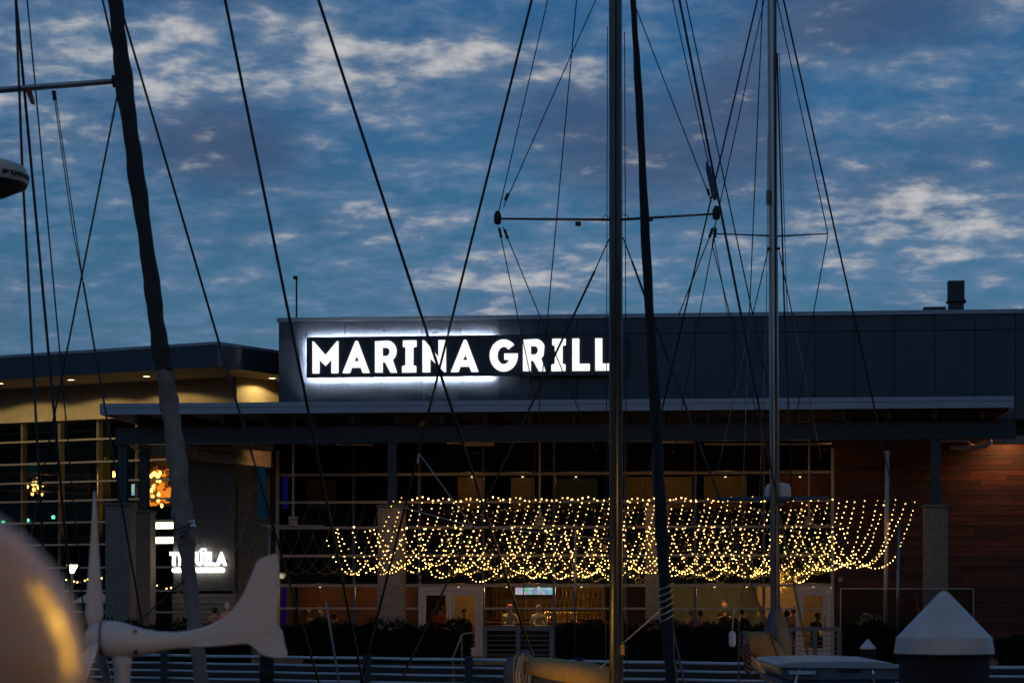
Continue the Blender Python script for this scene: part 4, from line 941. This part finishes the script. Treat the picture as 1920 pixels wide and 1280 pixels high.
# covered boom and coiled ropes at its end
bmq = MB(); b0, b1 = pix(1150, 1270, D), pix(985, 1246, 34.0)
bo = MB().tube([b0, b0.lerp(b1, .3), b0.lerp(b1, .7), b1], [.13, .16, .15, .12], 16, True, 1.0).build('covered_boom', 'canvas_tan', SA, True)
MB().tube([b0 + Vector((0, 0, -.2)), b1 + Vector((0, 0, -.16))], .05, 8).build('boom_spar', 'alu_dark', SA, True)
bun = empty('boom_end'); bun.parent = SA
e = pix(968, 1262, 34.2)
MB().ball(e + Vector((-.06, 0, 0)), .17, 12, 9, (.75, .8, 1.5)).build('boom_cap', 'canvas_blue', bun, True)
random.seed(9)
for i in range(16):
    c = pix(985 + random.uniform(-9, 9), 1240 + random.uniform(-6, 6), 33.8); h_ = random.uniform(.16, .34); w_ = random.uniform(.05, .10)
    pts = [c + Vector((w_ * math.cos(a) + .05 * math.sin(a * .5 + i), -.1 - .02 * (i % 4), -h_ * (1 - math.sin(a)) + .1)) for a in [k_ * 2 * math.pi / 14 for k_ in range(15)]]
    MB().tube(pts, .012, 6).build('rope_coil', 'rope' if i % 3 else 'rope_light', bun, True)
MB().ball(pix(987, 1226, 33.7), .10, 12, 8, (1.2, .8, .6)).build('furled_flag', 'canvas_blue', bun, True)
line(SA, (974, 1180), (968, 1232), 34, 34, 4, 'mainsheet', 'rope_blue'); line(SA, (966, 1270), (962, 1310), 34.2, 34.2, 4, 'mainsheet', 'rope')
MB().box(-.03, .03, -.03, .03, -.07, .07).build('cleat', 'tap_metal', SA, bev=.01).location = pix(1167, 1217, D - .35)

# second sailboat: slimmer grey mast
SB = tag(empty('sailboat'), 'sailboat with slim grey mast, radar dome, brown sail cover and flag', 'sailboat')
D2 = 42.0
hull(SB, (4.2, 47.5, 0), (5.0, 36.5, 0), 3.4)
t_, b_ = pix(1446.5, -105, D2), pix(1455, 1360, D2); b_.z = -.35
mast(SB, t_, b_, 18, D2, 'alu')
spreader(SB, (1445, 442), (1336, 438), D2, D2 + .3, .022, 'alu_dark', False); spreader(SB, (1455, 443), (1553, 438), D2, D2 - .3, .022, 'alu_dark', False)
sb2 = MB().tube([pix(1342, 935, D2 + .4), pix(1553, 934, D2 - .4)], .035, 10).build('lower_spreader', 'canvas_blue', SB, True)
for px in (1441, 1460): MB().ball(pix(px, 466, D2 - .1), .03, 8, 6).build('tang', 'rubber', SB, True)
lines_b = [((1446, -105), (1469, 0), D2, D2, 3.6, 'backstay'), ((1469, 0), (1640, 767), D2, D2 - 1, 3.6, 'backstay'), ((1640, 767), (1753, 1283), D2 - 1, D2 - 2, 2.6, 'backstay'),
 ((1449, -50), (1457, 0), D2, D2, 2.2, 'shroud'), ((1457, 0), (1552, 437), D2, D2 - .3, 2.2, 'shroud'), ((1552, 441), (1524, 594), D2 - .3, D2 - .2, 2.2, 'shroud'), ((1524, 594), (1490, 800), D2 - .2, D2, 2, 'shroud'),
 ((1446, -105), (1420, 0), D2, D2, 3.4, 'forestay'), ((1420, 0), (1241, 769), D2, D2 + 1.5, 3.4, 'forestay'), ((1241, 769), (1170, 1090), D2 + 1.5, D2 + 2, 2.2, 'forestay'), ((1446, -60), (1338, 436), D2, D2 + .3, 2.2, 'shroud'), ((1338, 440), (1366, 600), D2 + .3, D2 + .3, 1.8, 'shroud'),
 ((1430, 0), (1405, 592), D2, D2, 2.2, 'halyard'), ((1405, 592), (1390, 1000), D2, D2, 1.8, 'halyard'), ((1457, 100), (1471, 592), D2 - .2, D2 - .2, 3.4, 'topping_lift'), ((1471, 592), (1488, 1000), D2 - .2, D2 - .2, 3.4, 'topping_lift'), ((1461, 100), (1476, 592), D2 - .2, D2 - .2, 1.6, 'halyard'), ((1440, 250), (1437, 592), D2 - .2, D2 - .2, 1.6, 'halyard'), ((1437, 592), (1424, 930), D2 - .2, D2 - .2, 1.8, 'halyard'),
 ((1440, 470), (1411, 592), D2, D2, 2.2, 'shroud'), ((1461, 470), (1486, 592), D2, D2, 2.2, 'shroud'), ((1411, 592), (1340, 905), D2, D2, 1.8, 'shroud'), ((1486, 592), (1540, 860), D2, D2, 1.8, 'shroud'), ((1432, 950), (1388, 1130), D2, D2, 1.8, 'shroud')]
for a, b, d0, d1, w_, nm in lines_b: line(SB, a, b, d0, d1, w_, nm, 'wire_steel' if w_ < 2 else 'wire')
MB().box(-.03, .03, -.05, .05, -.12, .12).build('mast_fitting', 'alu_dark', SB).location = pix(1440, 370, D2 - .1)
c = pix(1459, 931, D2 + .35)
rd = MB().lathe([(.20, -.01), (.235, .0), (.235, .08), (.225, .15), (.19, .22), (.10, .245), (.001, .25)], 24, c=c).build('radar_dome', 'cap_white', SB, 'auto')
MB().lathe([(.16, -.10), (.21, -.06), (.22, -.015), (.05, -.012)], 20, c=c).build('radar_base', 'rubber', rd)
MB().box(c.x - .06, c.x + .06, D2, D2 + .5, c.z - .16, c.z - .10).build('radar_bracket', 'alu_dark', SB)
# stowed mainsail under its brown cover
random.seed(4)
def lump(q, pts, rads, m, name, seed):
    random.seed(seed); mb = MB(); n = 16; out = []; rr_ = []
    for i in range(len(pts) - 1):
        for k_ in range(5): out.append(Vector(pts[i]).lerp(Vector(pts[i + 1]), k_ / 5)); rr_.append(rads[i] + (rads[i + 1] - rads[i]) * k_ / 5)
    out.append(Vector(pts[-1])); rr_.append(rads[-1]); base = len(mb.v)
    for i, p in enumerate(out):
        t = (out[min(i + 1, len(out) - 1)] - out[max(i - 1, 0)]).normalized(); x = Vector((0, 1, .01)); x = (x - t * x.dot(t)).normalized(); y = t.cross(x)
        for k_ in range(n):
            a = 2 * math.pi * k_ / n; r_ = rr_[i] * (1 + .10 * math.sin(3 * a + i * .5) + random.uniform(-.05, .05)); mb.v.append(tuple(p + (x * math.cos(a) * .8 + y * math.sin(a)) * r_))
    for i in range(len(out) - 1):
        for k_ in range(n): mb.f.append((i * n + k_, i * n + (k_ + 1) % n, i * n + n + (k_ + 1) % n, i * n + n + k_))
    mb.f.append(tuple(range(n))); mb.f.append(tuple((len(out) - 1) * n + k_ for k_ in range(n)))
    return mb.build(name, m, q, True)
lump(SB, [pix(1396, 1196, 40), pix(1418, 1206, 40.3), pix(1440, 1228, 40.6), pix(1462, 1262, 41), pix(1478, 1310, 41.2)], [.14, .22, .26, .27, .22], 'canvas_brown', 'sail_cover', 6)
lump(SB, [pix(1458, 1140, 41.7), pix(1462, 1175, 41.6), pix(1466, 1220, 41.4), pix(1470, 1270, 41.2)], [.06, .13, .18, .2], 'canvas_brown', 'mast_boot', 8)
lump(SB, [pix(1447, 1146, 41.3), pix(1444, 1172, 41.2), pix(1440, 1194, 41.1)], [.03, .09, .12], 'canvas_blue', 'hanging_cloth', 11)
lump(SB, [pix(1392, 1222, 39.6), pix(1412, 1242, 39.7), pix(1440, 1268, 39.8), pix(1462, 1300, 39.9)], [.05, .075, .08, .08], 'sail_grey', 'boom_roll', 12)
fm = bpy.data.materials.new('flag_cloth'); fm.use_nodes = True; t = fm.node_tree; b = t.nodes['Principled BSDF']; b.inputs['Roughness'].default_value = .85
uvn = t.nodes.new('ShaderNodeUVMap'); sx = t.nodes.new('ShaderNodeSeparateXYZ'); t.links.new(uvn.outputs[0], sx.inputs[0])
mm = t.nodes.new('ShaderNodeMath'); mm.operation = 'MULTIPLY'; mm.inputs[1].default_value = 6.5; t.links.new(sx.outputs[1], mm.inputs[0])
fr_ = t.nodes.new('ShaderNodeMath'); fr_.operation = 'FRACT'; t.links.new(mm.outputs[0], fr_.inputs[0]); gt = t.nodes.new('ShaderNodeMath'); gt.operation = 'GREATER_THAN'; gt.inputs[1].default_value = .5; t.links.new(fr_.outputs[0], gt.inputs[0])
mx = t.nodes.new('ShaderNodeMix'); mx.data_type = 'RGBA'; t.links.new(gt.outputs[0], mx.inputs[0]); mx.inputs[6].default_value = (.20, .018, .022, 1); mx.inputs[7].default_value = (.26, .24, .22, 1)
ca = t.nodes.new('ShaderNodeMath'); ca.operation = 'LESS_THAN'; ca.inputs[1].default_value = .4; t.links.new(sx.outputs[0], ca.inputs[0])
cbm = t.nodes.new('ShaderNodeMath'); cbm.operation = 'GREATER_THAN'; cbm.inputs[1].default_value = .46; t.links.new(sx.outputs[1], cbm.inputs[0])
cc = t.nodes.new('ShaderNodeMath'); cc.operation = 'MULTIPLY'; t.links.new(ca.outputs[0], cc.inputs[0]); t.links.new(cbm.outputs[0], cc.inputs[1])
m2 = t.nodes.new('ShaderNodeMix'); m2.data_type = 'RGBA'; t.links.new(cc.outputs[0], m2.inputs[0]); t.links.new(mx.outputs[2], m2.inputs[6]); m2.inputs[7].default_value = (.03, .04, .12, 1); t.links.new(m2.outputs[2], b.inputs['Base Color'])
MATS['flag_cloth'] = fm
fl = tag(empty('flag', None, pix(1384, 1172, 38.8)), 'striped red and white flag drooping from its staff beside the sail cover', 'flag')
me = bpy.data.meshes.new('cloth'); vs_, fs_, uv_ = [], [], []
for i in range(19):
    for j in range(13):
        s, t2 = i / 18, j / 12
        x = .02 + s * .20 + .025 * math.sin(s * 9 + t2 * 2); y = .05 * math.sin(s * 13) - .02; z_ = -.02 - (1 - t2) * .48 - s * .38 + .02 * math.sin(s * 8)
        vs_.append((x, y, z_)); uv_.append((s, t2))
for i in range(18):
    for j in range(12): a = i * 13 + j; fs_.append((a, a + 13, a + 14, a + 1))
me.from_pydata(vs_, [], fs_); me.materials.append(fm); ul = me.uv_layers.new(name='UVMap')
for l in me.loops: ul.data[l.index].uv = uv_[l.vertex_index]
for p in me.polygons: p.use_smooth = True
o = bpy.data.objects.new('cloth', me); COL.objects.link(o); o.parent = fl; sm_ = o.modifiers.new('thick', 'SOLIDIFY'); sm_.thickness = .004
MB().tube([(.0, 0, -1.6), (.012, 0, .08)], .014, 8).build('staff', 'bar_wood', fl); MB().ball((.012, 0, .1), .025, 8, 6).build('finial', 'tap_metal', fl, True)
fd = tag(empty('fender', None, pix(1373, 1197, 38.7)), 'small pale blue fender hanging beside the striped flag', 'fender')
MB().lathe([(.01, -.13), (.04, -.12), (.055, -.09), (.055, .08), (.04, .11), (.015, .13)], 14).build('body', 'rail_paint', fd, True); MB().tube([(0, 0, .12), (.01, 0, .3), (.04, 0, .48)], .01, 6).build('lanyard', 'rope_light', fd)

# sailboat on the left: furled grey genoa, spreader and stays, mast beyond the frame
SC = tag(empty('sailboat'), 'sailboat with a thick grey furled sail, one wide spreader and long black stays', 'sailboat')
D3 = 20.0
hull(SC, (-6.2, 26, 0), (-2.3, 16.6, 0), 3.3)
t_, b_ = pix(-190, -1385, D3 + .6), pix(-175, 1500, D3 + .6); b_.z = -.35; mast(SC, t_, b_, 34, D3, 'alu_dark')
furled(SC, [(20, -1385), (203, -60), (216, 0), (232, 150), (256, 330), (283, 520), (300, 650), (310, 700)], [D3, 18.6, 18.5, 18.4, 18.2, 18.0, 17.8, 17.75], [8, 22, 26, 32, 30, 29, 33, 33], 'sail_upper', 5)  # upper length of the roll, darker brown than the lower one
furled(SC, [(309, 697), (318, 760), (333, 870), (341, 960), (349, 1010), (354, 1080), (366, 1180), (378, 1283), (384, 1340)], [17.75, 17.7, 17.6, 17.5, 17.4, 17.4, 17.3, 17.2, 17.1], [33.5, 34, 35, 38, 32, 27, 28, 28, 18], 'sail_grey', 6)
for y in (985, 992, 999): MB().tube([pix(332 + (y - 985) * .4, y + 6, 17.35), pix(348, y, 17.1), pix(364, y - 10, 17.35)], .012, 6).build('furling_line', 'rope', SC, True)
fit(SC, (357, 975), (361, 990), 17.2, .03, 'stainless', 'shackle')
spreader(SC, (-190, 184), (222, 152), D3 + .5, D3 - .6, .042, 'alu', False)
MB().tube([pix(211, 153, D3 - .62), pix(224, 152, D3 - .62)], .05, 10).build('spreader_boot', 'rubber', SC, True)
lines_c = [((28, -40), (42, 320), D3 - 4, D3 - 4, 5, 'halyard'), ((42, 320), (95, 1290), D3 - 4, D3 - 4, 5, 'halyard'), ((28, -20), (54, 260), D3, D3, 5.4, 'shroud'), ((54, 260), (149, 1290), D3, D3, 5.4, 'shroud'),
 ((50, -10), (66, 160), D3, D3, 3, 'halyard'), ((66, 160), (170, 1290), D3, D3, 3, 'halyard'), ((102, 186), (138, 440), D3 - .3, D3 - .3, 2, 'flag_halyard'), ((105, 186), (156, 530), D3 - .3, D3 - .3, 2, 'flag_halyard'), ((138, 440), (156, 530), D3 - .3, D3 - .3, 2, 'flag_halyard'), ((156, 530), (266, 1165), D3 - .3, D3 - .6, 3.8, 'flag_halyard'),
 ((222, 168), (78, 900), D3 - .6, D3, 3.6, 'shroud'), ((78, 900), (2, 1285), D3, D3, 3.6, 'shroud'), ((190, -10), (221, 125), D3, D3 - .5, 4.2, 'shroud'), ((130, -280), (190, -10), D3, D3, 4.2, 'shroud'), ((234, 40), (410, 640), D3 - .4, D3, 4.4, 'stay'), ((410, 640), (600, 1285), D3, D3 + 1, 4.2, 'stay'), ((-185, -1385), (234, 40), D3 + .6, D3 - .4, 4.4, 'stay'),
 ((100, -1395), (422, 0), D3 + .3, 21, 5.4, 'backstay'), ((422, 0), (682, 1285), 21, 23, 5.4, 'backstay'), ((125, -1385), (597, 0), D3 + .3, 22, 5.4, 'backstay'), ((597, 0), (997, 1226), 22, 25, 5.4, 'backstay'),
 ((346, 1087), (264, 1160), 17.3, 18, 3, 'sheet')]
for a, b, d0, d1, w_, nm in lines_c: line(SC, a, b, d0, d1, w_, nm, 'wire', 8)
fit(SC, (100.5, 170), (103, 188), D3 - .3, .02, 'rubber', 'block')
MB().poly([[(-.02, .05), (.03, .05), (.05, -.02), (.06, -.08), (.03, -.07), (.01, -.02)]], -.01, .02).build('torn_pennant', 'hair_red', SC).location = pix(51, 178, D3 - .5)
line(SC, (611, 1128), (637, 1285), 24, 24, 4, 'boathook', 'rope_light')

# radar on its post at the left edge
rq = tag(empty('radar', None, pix(-52, 341, 14.5)), 'cream radar dome with dark underside on a post at the frame edge', 'radar')
R0 = 104 / F * 14.5
dome = MB().lathe([(R0 * .985, -.012), (R0, .0), (R0 * 1.0, .04), (R0 * .97, .075), (R0 * .90, .098), (R0 * .75, .115), (R0 * .4, .124), (.001, .125)], 40).build('dome', 'canvas_tan', rq, 'auto')
dome.data.materials[0] = MATS['radar_cream']
MB().lathe([(R0 * .45, -.095), (R0 * .62, -.08), (R0 * .78, -.055), (R0 * .96, -.03), (R0 * .98, -.014), (.02, -.013)], 40).build('base', 'rubber', rq, 'auto')
MB().lathe([(.13, -.096), (.11, -.15), (.07, -.2), (.06, -4.6)], 16, c=(-.02, 0, 0)).build('post', 'sand_wall', rq, 'auto')
# lettering bent round the dome
SEG = {'F': [rnd([(0, 0), (0, 1), (1, 1), (1, .75), (.35, .75), (.35, .6), (.85, .6), (.85, .38), (.35, .38), (.35, 0)], .01)], 'U': GLY['U'], 'R': GLY['R'], 'N': GLY['N'], 'O': [arc(.5, .5, .5, .5, 0, 345, 20), arc(.5, .5, .2, .28, 0, 345, 14)]}
ang = -90 + 44.0
for ch_ in 'FURUNO':
    loops = SEG[ch_]; mb = MB().poly([[(x, y) for x, y in l] for l in loops], 0, 1)
    mb.v = [((R0 + .001 + .004 * (1 - y)) * math.cos(R(ang + x * 8.5)), (R0 + .001 + .004 * (1 - y)) * math.sin(R(ang + x * 8.5)), .010 + z_ * .028) for x, y, z_ in mb.v]
    mb.build('letter', 'radar_text', dome); ang += 10.5

# ------------------------------------------------------------------ wind turbine on its pole
TD = 8.0; TS = TD / F
tq = tag(empty('wind_turbine', None, pix(0, 0, TD)), 'white wind turbine with narrow neck and swept tail fin on a pole', 'wind turbine')
tq.location = pix(229, 1196, TD)
def tl_(x, y): return ((x - 229) * TS, -(y - 1196) * TS)
prof = [(194, 1162.5, 1228), (200, 1163, 1231), (214, 1163.5, 1234), (230, 1166, 1234), (248, 1172, 1232), (272, 1179, 1228), (300, 1183.5, 1221), (330, 1184, 1216), (360, 1181, 1214.5), (390, 1172, 1213), (415, 1160, 1211), (440, 1150, 1209), (470, 1150, 1207), (505, 1165, 1205)]
nac = MB(); n = 28
for i, (x, yt, yb) in enumerate(prof):
    X, zt = tl_(x, yt); _, zb = tl_(x, yb); c, r_ = (zt + zb) / 2, (zt - zb) / 2
    w_ = r_ * (1.0 if x < 250 else max(.10, 1.0 - (x - 250) / 190)) if x < 420 else r_ * .12
    w_ = max(w_, .012)
    for k_ in range(n):
        a = 2 * math.pi * k_ / n; nac.v.append((X, w_ * math.cos(a), c + r_ * math.sin(a)))
for i in range(len(prof) - 1):
    for k_ in range(n): nac.f.append((i * n + k_, i * n + (k_ + 1) % n, i * n + n + (k_ + 1) % n, i * n + n + k_))
nac.f.append(tuple(range(n))); nac.f.append(tuple((len(prof) - 1) * n + k_ for k_ in range(n)))
nc = nac.build('nacelle', 'turbine', tq, True)
fin = [(360, 1184), (395, 1174), (420, 1158), (440, 1138), (458, 1110), (470, 1082), (480, 1056), (486, 1048), (500, 1042), (515, 1038), (520, 1040), (523, 1060), (522.5, 1100), (519, 1150), (519, 1170), (529, 1182), (533, 1205), (538, 1222), (537, 1231), (525, 1232.5), (505, 1231), (490, 1226), (478, 1214), (462, 1204), (440, 1206), (400, 1211), (365, 1212)]
fo = [tl_(x, y) for x, y in fin]
tf = MB().poly([fo], -.011, .011).build('tail_fin', 'turbine', tq, bev=.006)
for p_ in tf.data.polygons: p_.use_smooth = False
a = tl_(193.5, 1162); zt, zb = tl_(0, 1165)[1], tl_(0, 1227)[1]
MB().lathe([(.052, tl_(190.5, 0)[0]), (.0575, tl_(191, 0)[0]), (.0575, tl_(193.6, 0)[0]), (.052, tl_(194, 0)[0])], 28, c=(0, 0, (zt + zb) / 2), axis='x').build('seal_ring', 'hair_red', tq)
hub = MB().lathe([(.004, tl_(160, 0)[0]), (.022, tl_(162, 0)[0]), (.04, tl_(168, 0)[0]), (.05, tl_(176, 0)[0]), (.053, tl_(190, 0)[0])], 28, c=(0, 0, (zt + zb) / 2), axis='x').build('hub', 'turbine', tq, True)
zc2 = (zt + zb) / 2; hx = tl_(177, 0)[0]
def blade(ang_):
    mb = MB(); st = [(.035, .020, .008), (.075, .030, .012), (.12, .028, .011), (.2, .022, .008), (.3, .014, .006), (.4, .008, .004), (.485, .003, .002)]; m = 10
    for r_, ch_, th in st:
        tw_ = R(62 - 42 * min(1, r_ / .45)) + R(18)
        for k_ in range(m):
            a = 2 * math.pi * k_ / m; u_, v_ = ch_ * math.cos(a), th * math.sin(a)
            mb.v.append((u_ * math.cos(tw_ - R(45)) + v_ * .3, u_ * math.sin(tw_ - R(45)) * 1.2 + v_, r_))
    for i in range(len(st) - 1):
        for k_ in range(m): mb.f.append((i * m + k_, i * m + (k_ + 1) % m, i * m + m + (k_ + 1) % m, i * m + m + k_))
    mb.f.append(tuple(range(m))); mb.f.append(tuple((len(st) - 1) * m + k_ for k_ in range(m)))
    o = mb.build('blade', 'turbine', tq, True); o.location = (hx, 0, zc2); o.rotation_euler = (R(ang_), 0, 0); return o
for ang_ in (0, 120, 240): blade(ang_)
MB().lathe([(.034, tl_(0, 1230)[1]), (.030, tl_(0, 1246)[1]), (.027, -.12), (.0245, -3.0)], 18).build('pole', 'turbine', tq, True)
for x, y, m_ in ((258, 1182, 'canvas_tan'), (259, 1221, 'rubber')):
    X, Z = tl_(x, y); MB().ball((X, -.05, Z), .008, 8, 6, (1, .6, 1)).build('bolt', m_, tq, True)
# ------------------------------------------------------------------ near dome, pilings, dock lamps
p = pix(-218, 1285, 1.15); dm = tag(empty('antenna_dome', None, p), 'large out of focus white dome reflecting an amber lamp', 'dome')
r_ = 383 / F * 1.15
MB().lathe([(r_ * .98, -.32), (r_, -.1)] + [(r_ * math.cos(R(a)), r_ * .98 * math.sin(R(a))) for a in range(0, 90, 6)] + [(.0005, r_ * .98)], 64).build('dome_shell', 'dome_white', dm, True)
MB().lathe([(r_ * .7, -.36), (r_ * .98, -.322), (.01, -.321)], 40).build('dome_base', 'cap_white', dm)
MB().tube([(0, 0, -.36), (0, 0, -.9 - p.z)], .04, 12).build('post', 'alu', dm, True)
def piling(px, yb, d, wpx, hpx, skirt, lab, segs=28):
    p = pix(px, yb, d); r_ = wpx / 2 / F * d; h_ = hpx / F * d; sk_ = skirt / F * d
    q = tag(empty('piling', None, (p.x, p.y, p.z)), lab, 'piling')
    MB().lathe([(r_ * .93, .0), (r_ * 1.0, .0), (r_ * .955, sk_ * .96), (r_ * .935, sk_), (r_ * .10, h_ * .965), (r_ * .04, h_ * .992), (.0008, h_)], segs).build('cap', 'cap_white', q, 'auto')
    MB().lathe([(r_ * .90, sk_ * .4), (r_ * .92, -.3), (r_ * .93, -5.5)], segs).build('timber', 'pile_wood', q, True)
piling(1770, 1224, 11.0, 186, 117, 31, 'large dark timber piling under a white conical cap')
piling(1627, 1216, 47.0, 30, 19, 4, 'small distant dark piling under a white conical cap', 16)
pl_ = tag(empty('mooring_post', None, pix(500, 1229, 47)), 'broad dark mooring post before the quay under the turbine tail', 'post')
MB().lathe([(.001, .02), (.12, .015), (.135, -.02), (.14, -3.2)], 16).build('timber', 'pile_wood', pl_, True)
MB().lathe([(.15, -.35), (.15, -.28), (.142, -.27)], 16).build('band', 'rubber', pl_)
# motorboat hardtop
hp = tag(empty('motorboat'), 'motorboat with a white hardtop on steel posts beside the large piling', 'motorboat')
hd = 24.0
a, b = pix(1458, 1240, hd), pix(1684, 1243, hd)
ht = MB().poly([[(a.x, a.z - .02)] + [(a.x + (b.x - a.x) * t, a.z - .02 + .03 * math.sin(math.pi * (t * .8 + .1))) for t in (.05, .25, .5, .75, .93)] + [(b.x, b.z - .03), (b.x - .01, b.z - .05), (a.x, a.z - .055)]], hd - .1, hd + 2.2).build('hardtop', 'gelcoat', hp, bev=.02)
MB().poly([[(a.x, a.z - .057), (b.x + .005, b.z - .053), (b.x + .01, b.z - .13), (b.x - .03, b.z - .155), (a.x + .1, a.z - .175)]], hd - .06, hd + 2.1).build('roof_side', 'cover_grey', hp)
MB().box(a.x + .05, b.x - .03, hd, hd + 2.1, a.z - .24, a.z - .18).build('roof_lining', 'canvas_blue', hp)
MB().box(a.x + .1, a.x + .36, hd - .12, hd - .065, a.z - .12, a.z - .085).build('lamp_bar', 'rail_paint', hp); MB().box(a.x + .6, a.x + .82, hd - .08, hd - .062, a.z - .10, a.z - .08).build('vent_slot', 'rubber', hp)
for x0, y0, x1, y1 in ((1503, 1240, 1489, 1290), (1634, 1241, 1642, 1290)):
    p0, p1 = pix(x0, y0, hd - .05), pix(x1, y1, hd - .05); MB().tube([p0, p0.lerp(p1, .5), p1, p1 + (p1 - p0) * 3.2], .02, 10).build('post', 'stainless', hp, True)
hull(hp, (2.6, 27.5, 0), (3.6, 20.5, 0), 2.6, -.7)
# amber lamps on the dock: one past the frame edge, two low pedestals
def dock_lamp(loc, h_, tube_h, e, lab, m='yellow_tube', col=(1, .55, .10)):
    q = tag(empty('dock_lamp', None, loc), lab, 'lamp')
    MB().lathe([(.13, 0), (.13, .03), (.07, .05), (.065, h_ - tube_h - .05), (.09, h_ - tube_h - .03), (.09, h_ - tube_h)], 14).build('pedestal', 'white_paint', q, 'auto')
    MB().lathe([(.06, h_ - tube_h + .001), (.06, h_ - .002)], 14).build('lamp_tube', m, q, True)
    MB().lathe([(.11, h_), (.10, h_ + .04), (.02, h_ + .07)], 14).build('lamp_cap', 'white_paint', q, 'auto')
    lamp('pedestal_light', 'POINT', (0, 0, h_ - tube_h / 2), e, col, q, shadow_soft_size=.12)
dock_lamp((1.30, 2.9, -.9), 4.25, 1.2, 26, 'tall amber dock lamp past the out of focus dome')
dock_lamp((1.7, -1.1, -.9), 4.3, .5, 26, 'tall amber dock lamp standing behind the viewpoint')
dock_lamp((2.9, 27.2, -.9), 1.5, .35, 200, 'low amber dock pedestal lamp beside the sailboat with the tan boom')
dock_lamp((-.6, 31.5, -.9), 1.3, .35, 60, 'low amber dock pedestal lamp below the tan boom')
dock_lamp((6.7, 38.6, -.9), 1.35, .35, 110, 'low amber dock pedestal lamp beside the sailboat with the flag')
o = MB().box(6.1, 9.0, 32.3, 46, -1.2, -.9).build('floating_dock', 'deck_wood'); tag(o, kind='structure')
o = MB().box(-3, 8.5, 27.0, 32.2, -1.2, -.9).build('floating_dock', 'deck_wood'); o.location.z = 0; tag(o, kind='structure')
